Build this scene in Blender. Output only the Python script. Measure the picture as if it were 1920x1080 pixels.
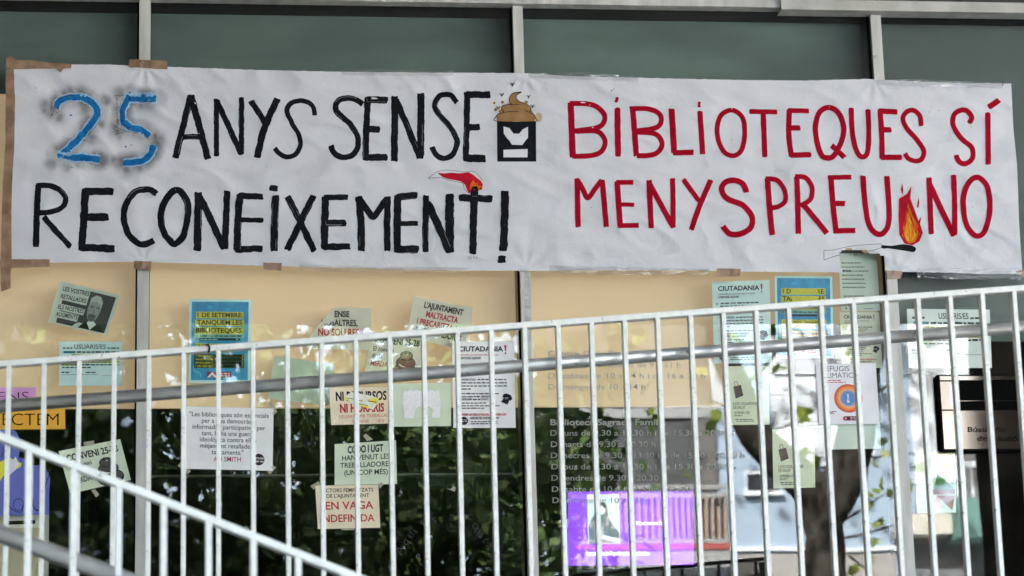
import bpy, bmesh, math, random
from mathutils import Vector, Matrix, noise
random.seed(7)
R = math.radians
for o in list(bpy.data.objects):
    bpy.data.objects.remove(o)
scene = bpy.context.scene
COL = scene.collection

# ------------------------------------------------------------------ camera
F = 4946.0
EYE = Vector((0.0, -8.95, 1.55))
_rx = Vector((41200.0, 91.0, F)).normalized()          # facade direction seen by the camera (x right, y down, z forward)
_up = Vector((-549.0, -20240.0, F))
_up = (_up - _rx * _up.dot(_rx)).normalized()
_nn = _up.cross(_rx).normalized()

def c2w(v):
    return Vector((_rx.dot(v), _nn.dot(v), _up.dot(v)))

cam_d = bpy.data.cameras.new('camera')
cam_d.sensor_width = 36.0
cam_d.lens = F / 1920.0 * 36.0
cam_d.clip_start = 0.1
cam_d.clip_end = 800
cam_d.dof.use_dof = True
cam_d.dof.focus_distance = 9.25
cam_d.dof.aperture_fstop = 6.6
cam = bpy.data.objects.new('camera', cam_d)
COL.objects.link(cam)
_r = c2w(Vector((1, 0, 0))); _u = c2w(Vector((0, -1, 0))); _b = c2w(Vector((0, 0, -1)))
cam.matrix_world = Matrix(((_r.x, _u.x, _b.x, EYE.x), (_r.y, _u.y, _b.y, EYE.y), (_r.z, _u.z, _b.z, EYE.z), (0, 0, 0, 1)))
scene.camera = cam

def W(u, v, Y=0.0):
    """point of the plane y = Y seen at photo pixel (u, v)"""
    d = c2w(Vector((u - 960.0, v - 540.0, F)))
    return EYE + d * ((Y - EYE.y) / d.y)

def RF(u, v, depth):
    """point standing `depth` metres in front of the glass whose mirror image is seen at (u, v)"""
    p = W(u, v, depth)
    return Vector((p.x, -p.y, p.z))

# ------------------------------------------------------------------ light
SUN_EL, SUN_AZ = R(42), R(-32)
world = bpy.data.worlds.new('World'); scene.world = world
world.use_nodes = True
wn = world.node_tree
sky = wn.nodes.new('ShaderNodeTexSky'); sky.sky_type = 'NISHITA'; sky.sun_disc = False
sky.sun_elevation = SUN_EL; sky.sun_rotation = SUN_AZ
sky.air_density = 1.0; sky.dust_density = 6.0; sky.ozone_density = 0.3
bg = wn.nodes['Background']; bg.inputs[1].default_value = 0.10
wn.links.new(sky.outputs[0], bg.inputs[0])
sd = bpy.data.lights.new('sun', 'SUN'); sd.energy = 4.6; sd.angle = R(0.5); sd.color = (1.0, 0.96, 0.90)
sun = bpy.data.objects.new('sun', sd); COL.objects.link(sun)
_s = Vector((math.sin(SUN_AZ) * math.cos(SUN_EL), math.cos(SUN_AZ) * math.cos(SUN_EL), math.sin(SUN_EL)))
sun.rotation_euler = _s.to_track_quat('Z', 'Y').to_euler()
sun.location = (0, 0, 40)
vs = scene.view_settings
vs.view_transform = 'Standard'; vs.look = 'None'; vs.gamma = 1.0; vs.use_curve_mapping = False
vs.exposure = 4.22
scene.cycles.max_bounces = 10
scene.cycles.transparent_max_bounces = 16
scene.cycles.caustics_reflective = False
scene.cycles.caustics_refractive = False

# ------------------------------------------------------------------ materials
MATS = {}
def lin(c):
    c = c / 255.0
    return c / 12.92 if c <= 0.04045 else ((c + 0.055) / 1.055) ** 2.4

def mat(name, col, rough=0.6, metal=0.0, var=0.0, scale=20.0, bump=0.0, bscale=60.0, col2=None, stretch=None, spec=0.5, detail=4.0, trans=0.0):
    if name in MATS: return MATS[name]
    m = bpy.data.materials.new(name); m.use_nodes = True
    nt = m.node_tree; N = nt.nodes; L = nt.links
    p = N['Principled BSDF']
    p.inputs['Roughness'].default_value = rough
    p.inputs['Metallic'].default_value = metal
    p.inputs['Specular IOR Level'].default_value = spec
    p.inputs['Base Color'].default_value = (*col, 1)
    tc = mp = None
    if var or col2 or bump:
        tc = N.new('ShaderNodeTexCoord'); mp = N.new('ShaderNodeMapping')
        L.new(tc.outputs['Object'], mp.inputs[0])
        if stretch: mp.inputs['Scale'].default_value = stretch
    if var or col2:
        nz = N.new('ShaderNodeTexNoise'); nz.inputs['Scale'].default_value = scale; nz.inputs['Detail'].default_value = detail
        L.new(mp.outputs[0], nz.inputs['Vector'])
        rp = N.new('ShaderNodeValToRGB')
        a = tuple(max(0, c * (1 - var)) for c in col); b = tuple(min(1, c * (1 + var)) for c in col)
        if col2: a, b = col, col2
        rp.color_ramp.elements[0].position = 0.35; rp.color_ramp.elements[1].position = 0.65
        rp.color_ramp.elements[0].color = (*a, 1); rp.color_ramp.elements[1].color = (*b, 1)
        L.new(nz.outputs[0], rp.inputs[0]); L.new(rp.outputs[0], p.inputs['Base Color'])
    if bump:
        nb = N.new('ShaderNodeTexNoise'); nb.inputs['Scale'].default_value = bscale; nb.inputs['Detail'].default_value = 5
        L.new(mp.outputs[0], nb.inputs['Vector'])
        bp = N.new('ShaderNodeBump'); bp.inputs['Strength'].default_value = bump; bp.inputs['Distance'].default_value = 0.01
        L.new(nb.outputs[0], bp.inputs['Height']); L.new(bp.outputs[0], p.inputs['Normal'])
    if trans:
        tr = N.new('ShaderNodeBsdfTranslucent'); mx = N.new('ShaderNodeMixShader'); mx.inputs[0].default_value = trans
        src = p.inputs['Base Color'].links[0].from_socket if p.inputs['Base Color'].links else None
        if src: L.new(src, tr.inputs[0])
        else: tr.inputs[0].default_value = (*col, 1)
        L.new(p.outputs[0], mx.inputs[1]); L.new(tr.outputs[0], mx.inputs[2])
        L.new(mx.outputs[0], N['Material Output'].inputs[0])
    MATS[name] = m
    return m

def pcol(c, k=1.5):
    c = list(c)
    if c[1] > c[0] and c[1] > c[2]: c[1] -= 0.40 * (c[1] - max(c[0], c[2]))
    g = sum(c) / 3.0
    return tuple(min(0.93, lin(x + (g - x) * 0.20) * k) for x in c)

def ink(c):
    """printed colour, given as it looks on the sheet"""
    return mat('ink_%d_%d_%d' % c, pcol(c), rough=0.75, var=0.06, scale=90, spec=0.12)

def paper(c):
    return mat('paper_%d_%d_%d' % c, pcol(c), rough=0.8, var=0.045, scale=12, spec=0.15, bump=0.12, bscale=16)

def glass_mat(name, tint, ior=1.68):
    m = bpy.data.materials.new(name); m.use_nodes = True
    nt = m.node_tree; N = nt.nodes; L = nt.links
    N.remove(N['Principled BSDF'])
    fr = N.new('ShaderNodeFresnel'); fr.inputs[0].default_value = ior
    # front and back faces alike: the fresnel of the outer side
    geo = N.new('ShaderNodeNewGeometry')
    tr = N.new('ShaderNodeBsdfTransparent'); tr.inputs[0].default_value = (*tint, 1)
    gl = N.new('ShaderNodeBsdfGlossy'); gl.inputs['Roughness'].default_value = 0.0
    gl.inputs[0].default_value = (0.95, 0.98, 1.0, 1)
    lw = N.new('ShaderNodeLayerWeight'); lw.inputs[0].default_value = 0.5
    mr = N.new('ShaderNodeMapRange'); mr.inputs[1].default_value = 0.0; mr.inputs[2].default_value = 1.0
    pw = N.new('ShaderNodeMath'); pw.operation = 'POWER'; pw.inputs[1].default_value = 4.0
    r0 = ((ior - 1) / (ior + 1)) ** 2
    mr.inputs[3].default_value = r0; mr.inputs[4].default_value = 1.0
    L.new(lw.outputs['Facing'], pw.inputs[0]); L.new(pw.outputs[0], mr.inputs[0])
    N.remove(fr); N.remove(geo)
    # float glass is never perfectly flat
    tc = N.new('ShaderNodeTexCoord'); nz = N.new('ShaderNodeTexNoise'); nz.inputs['Scale'].default_value = 2.2; nz.inputs['Detail'].default_value = 1
    bp = N.new('ShaderNodeBump'); bp.inputs['Strength'].default_value = 0.05; bp.inputs['Distance'].default_value = 0.006
    L.new(tc.outputs['Object'], nz.inputs[0]); L.new(nz.outputs[0], bp.inputs['Height']); L.new(bp.outputs[0], gl.inputs['Normal'])
    mx = N.new('ShaderNodeMixShader')
    L.new(mr.outputs[0], mx.inputs[0]); L.new(tr.outputs[0], mx.inputs[1]); L.new(gl.outputs[0], mx.inputs[2])
    L.new(mx.outputs[0], N['Material Output'].inputs[0])
    MATS[name] = m
    return m

def emit(name, c, k):
    m = bpy.data.materials.new(name); m.use_nodes = True
    N = m.node_tree.nodes; L = m.node_tree.links
    p = N['Principled BSDF']; p.inputs['Base Color'].default_value = (0.02, 0.02, 0.02, 1); p.inputs['Roughness'].default_value = 0.3
    p.inputs['Emission Color'].default_value = (*[lin(x) for x in c], 1); p.inputs['Emission Strength'].default_value = k
    MATS[name] = m
    return m

M_BLACKPAINT = mat('black_paint', (0.007, 0.008, 0.011), 0.75, var=0.35, scale=160, bump=0.15, bscale=300, spec=0.12)
M_REDPAINT = mat('crimson_paint', (0.37, 0.002, 0.018), 0.75, var=0.14, scale=110, spec=0.08)
M_BLUEPAINT = mat('blue_paint', (0.003, 0.115, 0.34), 0.6, col2=(0.012, 0.19, 0.47), scale=55, spec=0.15)
M_METAL = mat('grey_metal_frame', (0.56, 0.56, 0.53), 0.55, metal=0.0, var=0.15, scale=24, stretch=(1, 1, .18), bump=0.05)
M_METAL2 = mat('pale_metal_cap', (0.50, 0.50, 0.46), 0.55, metal=0.0, var=0.14, scale=9, bump=0.05)
M_DARKFRAME = mat('dark_frame', (0.03, 0.033, 0.03), 0.5, var=0.2)
M_GASKET = mat('black_gasket', (0.005, 0.005, 0.005), 0.8, spec=0.1)
M_OLIVE = mat('inner_frame_cream_bounce', (0.22, 0.21, 0.15), 0.6)  # olive tone paints in light bounced off the cream boards
M_SPANDREL = mat('spandrel_green_grey', (0.108, 0.158, 0.143), 0.6, var=0.2, scale=4, stretch=(.6, 1, 2))
M_SPANDREL2 = mat('door_bay_panel', (0.085, 0.115, 0.105), 0.6, var=0.15, scale=4)
M_CREAM = mat('cream_board_added_glow', (0.58, 0.435, 0.26), 0.7, var=0.02, scale=2.5)
_p = M_CREAM.node_tree.nodes['Principled BSDF']; _p.inputs['Emission Color'].default_value = (1.0, 0.735, 0.45, 1); _p.inputs['Emission Strength'].default_value = 0.0165  # glow added to brighten the cream boards, no lamp stands behind them
M_GLASS = glass_mat('window_glass', (0.975, 0.99, 0.982), 1.47)
M_WHITERAIL = mat('white_rail_paint', (0.78, 0.765, 0.71), 0.42, var=0.07, scale=45, bump=0.1, bscale=120)
M_GALV = mat('galvanised_tube', (0.62, 0.615, 0.60), 0.36, metal=0.65, var=0.22, scale=16, stretch=(0.5, 1, 1), bump=0.06)
M_TAPE = mat('brown_packing_tape', (0.30, 0.185, 0.115), 0.32, var=0.22, scale=28, bump=0.35, bscale=35)
M_MASK = mat('masking_tape', (0.42, 0.40, 0.30), 0.6, var=0.1)
M_STEEL = mat('brushed_steel', (0.10, 0.09, 0.08), 0.045, metal=1.0, var=0.05, scale=10, stretch=(40, 1, 1))
M_BLACKHOLE = mat('black_inside', (0.003, 0.003, 0.003), 0.9, spec=0.05)
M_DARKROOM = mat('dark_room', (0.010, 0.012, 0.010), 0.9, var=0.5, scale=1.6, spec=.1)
M_VINYL = mat('grey_vinyl', (0.30, 0.315, 0.28), 0.7)

def chips(m, col, scale, lo, hi):
    # small chips, rust and grime spots on a painted surface
    nt = m.node_tree; N = nt.nodes; L = nt.links; p = N['Principled BSDF']
    tc = N.new('ShaderNodeTexCoord'); nz = N.new('ShaderNodeTexNoise'); nz.inputs['Scale'].default_value = scale; nz.inputs['Detail'].default_value = 6; nz.inputs['Roughness'].default_value = .7
    rp = N.new('ShaderNodeValToRGB'); rp.color_ramp.elements[0].position = lo; rp.color_ramp.elements[1].position = hi
    mx = N.new('ShaderNodeMixRGB'); mx.inputs[2].default_value = (*col, 1)
    src = p.inputs['Base Color'].links[0].from_socket
    L.new(tc.outputs['Object'], nz.inputs[0]); L.new(nz.outputs[0], rp.inputs[0]); L.new(rp.outputs[0], mx.inputs[0]); L.new(src, mx.inputs[1]); L.new(mx.outputs[0], p.inputs['Base Color'])
chips(M_WHITERAIL, (0.20, 0.15, 0.10), 42, .61, .70)
chips(M_GALV, (0.16, 0.15, 0.14), 30, .62, .74)
chips(M_METAL, (0.22, 0.21, 0.18), 26, .66, .78)
chips(M_METAL2, (0.24, 0.23, 0.19), 18, .64, .78)
chips(M_BLACKPAINT, (0.05, 0.052, 0.06), 70, .60, .72)

# ------------------------------------------------------------------ mesh helpers
class MB:
    def __init__(s): s.v = []; s.f = []; s.m = []; s.mats = []
    def mi(s, m):
        if m not in s.mats: s.mats.append(m)
        return s.mats.index(m)
    def poly(s, pts, m):
        i = len(s.v); s.v += [tuple(p) for p in pts]; s.f.append(tuple(range(i, i + len(pts)))); s.m.append(s.mi(m))
    def mesh(s, vs_, fs_, m):
        i = len(s.v); k = s.mi(m); s.v += [tuple(p) for p in vs_]
        for f in fs_: s.f.append(tuple(i + a for a in f)); s.m.append(k)
    def box(s, a, b, m):
        x0, y0, z0 = a; x1, y1, z1 = b
        x0, x1 = min(x0, x1), max(x0, x1); y0, y1 = min(y0, y1), max(y0, y1); z0, z1 = min(z0, z1), max(z0, z1)
        s.mesh([(x0, y0, z0), (x1, y0, z0), (x1, y1, z0), (x0, y1, z0), (x0, y0, z1), (x1, y0, z1), (x1, y1, z1), (x0, y1, z1)],
               [(0, 3, 2, 1), (4, 5, 6, 7), (0, 1, 5, 4), (1, 2, 6, 5), (2, 3, 7, 6), (3, 0, 4, 7)], m)
    def bar(s, p, q, w, d, m):
        """flat bar from p to q in a plane parallel to the facade: w across, d deep"""
        p = Vector(p); q = Vector(q); t = (q - p).normalized(); n = Vector((0, 1, 0)); a = t.cross(n).normalized() * (w / 2); b = n * (d / 2)
        vs_ = [p - a - b, p + a - b, p + a + b, p - a + b, q - a - b, q + a - b, q + a + b, q - a + b]
        s.mesh(vs_, [(0, 3, 2, 1), (4, 5, 6, 7), (0, 1, 5, 4), (1, 2, 6, 5), (2, 3, 7, 6), (3, 0, 4, 7)], m)
    def tube(s, pts, rad, m, n=12):
        pts = [Vector(p) for p in pts]
        if not isinstance(rad, (list, tuple)): rad = [rad] * len(pts)
        base = len(s.v); k = s.mi(m)
        for i, p in enumerate(pts):
            t = (pts[min(i + 1, len(pts) - 1)] - pts[max(i - 1, 0)]).normalized()
            ref = Vector((0, 1, 0)) if abs(t.y) < 0.9 else Vector((1, 0, 0))
            a = t.cross(ref).normalized(); b = t.cross(a).normalized()
            for j in range(n):
                an = 2 * math.pi * j / n
                s.v.append(tuple(p + (a * math.cos(an) + b * math.sin(an)) * rad[i]))
        for i in range(len(pts) - 1):
            for j in range(n):
                j2 = (j + 1) % n
                s.f.append((base + i * n + j, base + i * n + j2, base + (i + 1) * n + j2, base + (i + 1) * n + j)); s.m.append(k)
        s.f.append(tuple(base + j for j in range(n))[::-1]); s.m.append(k)
        s.f.append(tuple(base + (len(pts) - 1) * n + j for j in range(n))); s.m.append(k)
    def build(s, name, parent=None, smooth=False, bevel=0.0):
        org = Vector((0, 0, 0))
        r = parent
        while r is not None:
            org += r.location; r = r.parent
        me = bpy.data.meshes.new(name)
        me.from_pydata([(x - org.x, y - org.y, z - org.z) for x, y, z in s.v], [], s.f)
        for m in s.mats: me.materials.append(m)
        me.polygons.foreach_set('material_index', s.m)
        if smooth: me.polygons.foreach_set('use_smooth', [True] * len(s.f))
        me.validate(); me.update()
        o = bpy.data.objects.new(name, me); COL.objects.link(o)
        if parent is not None: o.parent = parent
        if bevel:
            b = o.modifiers.new('bevel', 'BEVEL'); b.width = bevel; b.segments = 2; b.limit_method = 'ANGLE'
        return o

def tag(o, label=None, cat=None, group=None, kind=None):
    if label: o['label'] = label
    if cat: o['category'] = cat
    if group: o['group'] = group
    if kind: o['kind'] = kind
    return o

def thing(name, label, cat, loc, group=None):
    o = bpy.data.objects.new(name, None); o.empty_display_size = 0.05
    o.location = loc; COL.objects.link(o)
    bpy.context.view_layer.update()
    return tag(o, label, cat, group)

_TC = {}
def text_geo(s, bold=0.0, space=1.0):
    key = (s, bold, space)
    if key in _TC: return _TC[key]
    c = bpy.data.curves.new('t', 'FONT'); c.body = s; c.resolution_u = 3; c.offset = bold; c.space_character = space
    o = bpy.data.objects.new('t', c)
    me = bpy.data.meshes.new_from_object(o)
    vs_ = [(v.co.x, v.co.y) for v in me.vertices]; fs_ = [tuple(p.vertices) for p in me.polygons]
    x0 = min(v[0] for v in vs_); x1 = max(v[0] for v in vs_)
    vs_ = [((x - x0) / (x1 - x0), y / 0.7) for x, y in vs_]
    bpy.data.objects.remove(o); bpy.data.curves.remove(c); bpy.data.meshes.remove(me)
    _TC[key] = (vs_, fs_, (x1 - x0) / 0.7)
    return _TC[key]

def catmull(pts, step=2.0):
    if len(pts) == 2:
        (x0, y0), (x1, y1) = pts
        n = max(2, int(math.hypot(x1 - x0, y1 - y0) / step))
        return [(x0 + (x1 - x0) * i / n, y0 + (y1 - y0) * i / n) for i in range(n + 1)]
    closed = pts[0] == pts[-1]
    P = ([pts[-2]] if closed else [pts[0]]) + list(pts) + ([pts[1]] if closed else [pts[-1]])
    out = []
    for i in range(1, len(P) - 2):
        p0, p1, p2, p3 = P[i - 1], P[i], P[i + 1], P[i + 2]
        n = max(2, int(math.hypot(p2[0] - p1[0], p2[1] - p1[1]) / step))
        for j in range(n):
            t = j / n
            out.append(tuple(0.5 * ((2 * p1[k]) + (-p0[k] + p2[k]) * t + (2 * p0[k] - 5 * p1[k] + 4 * p2[k] - p3[k]) * t * t + (-p0[k] + 3 * p1[k] - 3 * p2[k] + p3[k]) * t ** 3) for k in (0, 1)))
    out.append(tuple(P[-2]))
    return out

def ribbon(pts, w, rough=0.06, step=2.0, seed=0, ragged=True):
    """brush stroke: list of (left, mid, right) 2-D points and quads"""
    c = catmull(pts, step); rng = random.Random(seed * 131 + int(pts[0][0]))
    vs_ = []; fs_ = []
    ph = rng.random() * 50
    for i, p in enumerate(c):
        a = c[max(0, i - 1)]; b = c[min(len(c) - 1, i + 1)]
        tx, ty = b[0] - a[0], b[1] - a[1]; l = math.hypot(tx, ty) or 1; nx, ny = -ty / l, tx / l
        e = 1.0
        if ragged and pts[0] != pts[-1]:
            d = min(i, len(c) - 1 - i) * step
            if d < w * 0.22: e = 0.78 + 0.22 * d / (w * 0.22)
        hw1 = w / 2 * e * (1 + 2.2 * rough * (noise.noise((i * 0.16 + ph, 1.3, 0)) + 0.6 * noise.noise((i * 0.7 + ph, 7.3, 0))))
        hw2 = w / 2 * e * (1 + 2.2 * rough * (noise.noise((i * 0.16 + ph, 9.1, 4)) + 0.6 * noise.noise((i * 0.7 + ph, 3.7, 5))))
        k = [0.0, 0.0, 0.0]
        if ragged and i in (0, len(c) - 1): k = [rng.uniform(-1.2, 1.2) * w / 11 for _ in range(3)]
        ux, uy = tx / l, ty / l
        vs_ += [(p[0] + nx * hw1 + ux * k[0], p[1] + ny * hw1 + uy * k[0]), (p[0] + ux * k[1], p[1] + uy * k[1]), (p[0] - nx * hw2 + ux * k[2], p[1] - ny * hw2 + uy * k[2])]
        if i:
            o = 3 * i
            fs_ += [(o - 3, o - 2, o + 1, o), (o - 2, o - 1, o + 2, o + 1)]
    return vs_, fs_

def circ(cx, cy, rx, ry, n=20):
    return [(cx + rx * math.cos(2 * math.pi * i / n), cy + ry * math.sin(2 * math.pi * i / n)) for i in range(n)]

def subdivide(pts, step):
    out = []
    for i, p in enumerate(pts):
        q = pts[(i + 1) % len(pts)]
        n = max(1, int(math.hypot(q[0] - p[0], q[1] - p[1]) / step))
        out += [(p[0] + (q[0] - p[0]) * j / n, p[1] + (q[1] - p[1]) * j / n) for j in range(n)]
    return out

# ------------------------------------------------------------------ ground, street, ramp
def struct(o, kind='structure'):
    o['kind'] = kind
    return o
M_PAVE = mat('pavement', (0.50, 0.475, 0.43), 0.85, var=0.12, scale=3, bump=0.3, bscale=40)
M_ASPH = mat('asphalt', (0.05, 0.05, 0.052), 0.9, var=0.2, scale=30)
M_FLOOR = mat('dark_ramp_paving', (0.10, 0.095, 0.085), 0.9, var=0.15, scale=6)
M_CONC = mat('ramp_concrete', (0.45, 0.435, 0.40), 0.85, var=0.12, scale=5, bump=0.2)
b = MB(); b.poly([(-400, -400, 0), (400, -400, 0), (400, 400, 0), (-400, 400, 0)], M_PAVE); struct(b.build('ground'))
b = MB(); b.box((-300, -25.0, -0.05), (300, -16.5, 0.004), M_ASPH); struct(b.build('road'))
b = MB()
for y in (-16.5, -25.42):
    b.box((-300, y, 0.0), (300, y + 0.2, 0.12), M_CONC)
struct(b.build('kerb'))

# rail A line (upper railing, in front of the walkway) and rail B line (stair)
YA, YB = -2.60, -4.32
A0, A1 = W(0, 684, YA), W(1920, 541.5, YA)
B0, B1 = W(0, 819.5, YB), W(480, 1009, YB)
def on_line(p, q, x):
    return p + (q - p) * ((x - p.x) / (q.x - p.x))
b = MB()
xs = (-2.45, 7.5)
za = [on_line(A0, A1, x).z - 1.12 for x in xs]
b.mesh([(xs[0], -2.75, 0), (xs[1], -2.75, 0), (xs[1], -0.02, 0), (xs[0], -0.02, 0), (xs[0], -2.75, za[0]), (xs[1], -2.75, za[1]), (xs[1], -0.02, za[1]), (xs[0], -0.02, za[0])],
       [(0, 3, 2, 1), (4, 5, 6, 7), (0, 1, 5, 4), (1, 2, 6, 5), (2, 3, 7, 6), (3, 0, 4, 7)], M_FLOOR)
struct(b.build('entrance_ramp'))
b = MB()
n = 14
for i in range(n):
    x = -1.9 + i * 0.40
    z = on_line(B0, B1, x + 0.2).z - 1.0
    if z > 0.1: b.box((x, -4.42, 0.0), (x + 0.40, -2.77, z), M_FLOOR)
struct(b.build('stair'))

# ------------------------------------------------------------------ library building
lib = thing('library_building', 'library front of green tinted glass in grey metal frames behind the banner', 'building', (1.0, 0.0, 0.0))
ZB = 2.05                                            # bottom of the glazing
zt = W(960, 10, -0.03).z                              # underside of the head beam
X = lambda u, v, Y=-0.03: W(u, v, Y).x
_c3 = X(1661.5, 510)
cols = [(-1.25, -1.213), (X(257.3, 505), X(279.2, 505)), (X(974.5, 505), X(994.0, 505)), (X(1661.5, 510), X(1681.5, 510)), (_c3 + 1.30, _c3 + 1.337), (_c3 + 2.60, _c3 + 2.637), (_c3 + 3.90, _c3 + 3.937)]
for i, (x0, x1) in enumerate(cols):
    m = MB(); m.box((x0, -0.03, ZB), (x1, -0.002, zt - 0.001), M_METAL); fr = m.build('mullion', lib, bevel=0.0015)
    m = MB(); m.box((x0 - 0.006, -0.012, ZB), (x0 - 0.0005, 0.012, zt - 0.002), M_GASKET); m.box((x1 + 0.0005, -0.012, ZB), (x1 + 0.002, 0.012, zt - 0.002), M_GASKET); m.build('gasket', fr)
    zc = W(960, 187, 0.12).z
    m = MB(); m.box((x0, 0.011, zc), (x1, 0.135, zt + 0.05), M_DARKFRAME); m.build('inner_frame', fr)
    m = MB(); m.box((x0, 0.011, ZB), (x1, 0.135, zc - 0.001), M_OLIVE); m.build('inner_frame', fr)
m = MB(); m.box((-3, -0.05, zt), (X(1465, 10, -0.06), 0.0, 5.42), M_METAL); m.build('head_beam', lib, bevel=0.002)
xr = X(1465, 10, -0.075)
m = MB(); m.box((xr, -0.075, W(1640, 20, -0.075).z), (6.72, -0.02, W(1640, 0.5, -0.075).z), M_METAL2); m.build('cap_strip', lib, bevel=0.002)
m = MB(); m.box((xr, -0.045, W(1640, 0.5, -0.075).z), (6.72, 0.0, 5.42), M_DARKFRAME); m.build('shadow_gap', lib)
m = MB(); m.box((xr, -0.046, W(1640, 24.5, -0.05).z), (6.72, -0.005, W(1640, 19.5, -0.05).z), M_METAL); m.build('drip_edge', lib)
m = MB(); m.box((-3, 0.010, zt - 0.001 + 0.003), (6.72, 0.14, zt + 0.12), M_GASKET); m.build('head_frame', lib)
m = MB(); m.box((-3, -0.02, ZB - 0.10), (6.72, 0.12, ZB - 0.001), M_METAL); m.build('sill', lib)
m = MB(); m.box((-14, -0.01, 0), (16, 0.12, ZB - 0.101), M_CONC); m.build('plinth', lib)
panes = []
for i in range(6):
    x0, x1 = cols[i][1], cols[i + 1][0]
    m = MB(); m.box((x0 + 0.0025, 0.0, ZB), (x1 - 0.0065, 0.008, zt + 0.002), M_GLASS); panes.append(m.build('window_pane', lib))
    zs, zl = zt + 0.002, W(960, 187, 0.12).z
    if i >= 3: zl = W(1760, 640, 0.12).z
    m = MB(); m.box((x0 + 0.0005, 0.12, zl + 0.0005), (x1 - 0.0005, 0.135, zs), M_SPANDREL if i < 3 else M_SPANDREL2); m.build('spandrel_panel', lib)
m = MB(); m.box((-2.49, 0.0, ZB), (-1.257, 0.008, zt + 0.002), M_GLASS); m.build('window_pane', lib)
m = MB(); m.box((-2.49, 0.12, ZB), (-1.2505, 0.135, zt + 0.002), M_SPANDREL); m.build('spandrel_panel', lib)
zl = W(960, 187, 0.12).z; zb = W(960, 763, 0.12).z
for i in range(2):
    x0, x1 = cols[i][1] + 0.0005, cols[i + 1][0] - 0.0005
    m = MB(); m.box((x0, 0.118, zb), (x1, 0.135, zl), M_CREAM); m.build('glowing_cream_board', lib)
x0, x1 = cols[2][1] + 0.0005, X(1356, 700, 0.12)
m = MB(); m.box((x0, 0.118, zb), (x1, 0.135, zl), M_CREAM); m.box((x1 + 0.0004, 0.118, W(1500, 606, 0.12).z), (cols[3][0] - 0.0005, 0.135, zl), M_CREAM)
m.build('glowing_cream_board', lib)
# a horizontal glazing joint low in the first panes
for i in (1,):
    m = MB(); m.box((cols[i][1] + 0.003, 0.3, W(600, 892, 0.3).z), (cols[i + 1][0] - 0.003, 0.33, W(600, 888.5, 0.3).z), mat('shelf_edge', (0.10, 0.11, 0.09), 0.6)); m.build('shelf_edge', lib)
# dark room behind
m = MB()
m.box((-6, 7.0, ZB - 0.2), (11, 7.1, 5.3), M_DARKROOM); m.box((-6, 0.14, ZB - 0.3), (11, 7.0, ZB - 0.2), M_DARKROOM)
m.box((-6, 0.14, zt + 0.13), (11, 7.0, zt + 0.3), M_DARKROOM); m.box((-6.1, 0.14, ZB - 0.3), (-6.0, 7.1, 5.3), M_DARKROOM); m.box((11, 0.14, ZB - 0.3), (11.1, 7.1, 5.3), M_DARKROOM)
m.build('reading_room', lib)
M_STUC = mat('library_render', (0.42, 0.40, 0.37), 0.9, var=0.08, scale=1.5)
m = MB(); m.box((-14, 0.0, 5.95), (16, 12, 20), M_STUC); m.box((-14, 0.14, 0), (-6.2, 12, 5.42), M_STUC); m.box((11.2, 0.14, 0), (16, 12, 5.42), M_STUC); m.box((-14, 7.2, 0), (16, 12, 5.42), M_STUC)
m.build('upper_wall', lib)
m = MB(); m.box((-14, -0.01, ZB), (-3.01, 0.13, 5.42), M_STUC); m.build('side_wall', lib); m = MB(); m.box((6.72, -0.01, ZB), (16, 0.13, 5.42), M_STUC); m.build('side_wall', lib); m = MB(); m.box((-2.9, -10.4, 0), (-2.5, -0.06, 5.42), mat('shade_wall_dark', (0.035, 0.030, 0.026), 0.9, var=.2, scale=6)); m.build('unseen_shade_wall', lib)  # last box: unseen dark wall added to darken the left sides of the bars
zc = W(960, 608, 8.0).z
m = MB(); m.box((-14, -8.0, zc), (16, 12, zc + 0.3), mat('canopy_soffit', (0.58, 0.57, 0.54), 0.8, var=0.05, scale=2)); m.build('canopy', lib)
print('canopy z', zc, 'beam z', zt, 'glass x', cols)

# lettering stuck on the middle pane (opening hours)
def wtext(mb, s, u0, u1, vb, cap, Y, m, bold=0.0, dv=0.0):
    g = text_geo(s, bold)
    mb.mesh([W(u0 + x * (u1 - u0), vb + dv * x - y * cap, Y) for x, y in g[0]], g[1], m)
hours = [('Centre Cívic Sagrada Família', 1027, 1268, 668, 10.5, .025), ('De dilluns a divendres de 9 a 21 h', 1027, 1276, 688.5, 10, .006),
         ('Dissabtes de 10 a 14 h i de 16 a 20 h', 1028, 1322, 709.6, 10.5, .006), ('Diumenges de 10 a 14 h', 1028, 1210, 730.4, 10.5, .006),
         ('Biblioteca Sagrada Família', 1032, 1248, 797, 11, .025), ('Dilluns de 9.30 a 13.30 h i de 15.30 a 20.30 h', 1032, 1378, 816.8, 10.5, .006),
         ('Dimarts de 9.30 a 20.30 h', 1033, 1229, 838, 10.5, .006), ('Dimecres de 9.30 a 13.30 h i de 15.30 a 20.30 h', 1033, 1396, 858.8, 10.5, .006),
         ('Dijous de 9.30 a 13.30 h i de 15.30 a 20.30 h', 1034, 1380, 880, 10.5, .006), ('Divendres de 9.30 a 20.30 h', 1034, 1249, 901, 10.5, .006),
         ('Dissabte de 10 a 14 h i de 16 a 20 h', 1035, 1310, 922, 10.5, .006), ('Diumenge de 10 a 14 h', 1036, 1212, 943, 10.5, .006)]
for blk in (hours[:4], hours[4:]):
    m = MB()
    for s, u0, u1, vb, cap, bd in blk: wtext(m, s, u0, u1, vb, cap, -0.0008, M_VINYL, bd)
    m.build('opening_hours_lettering', panes[2])
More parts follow.
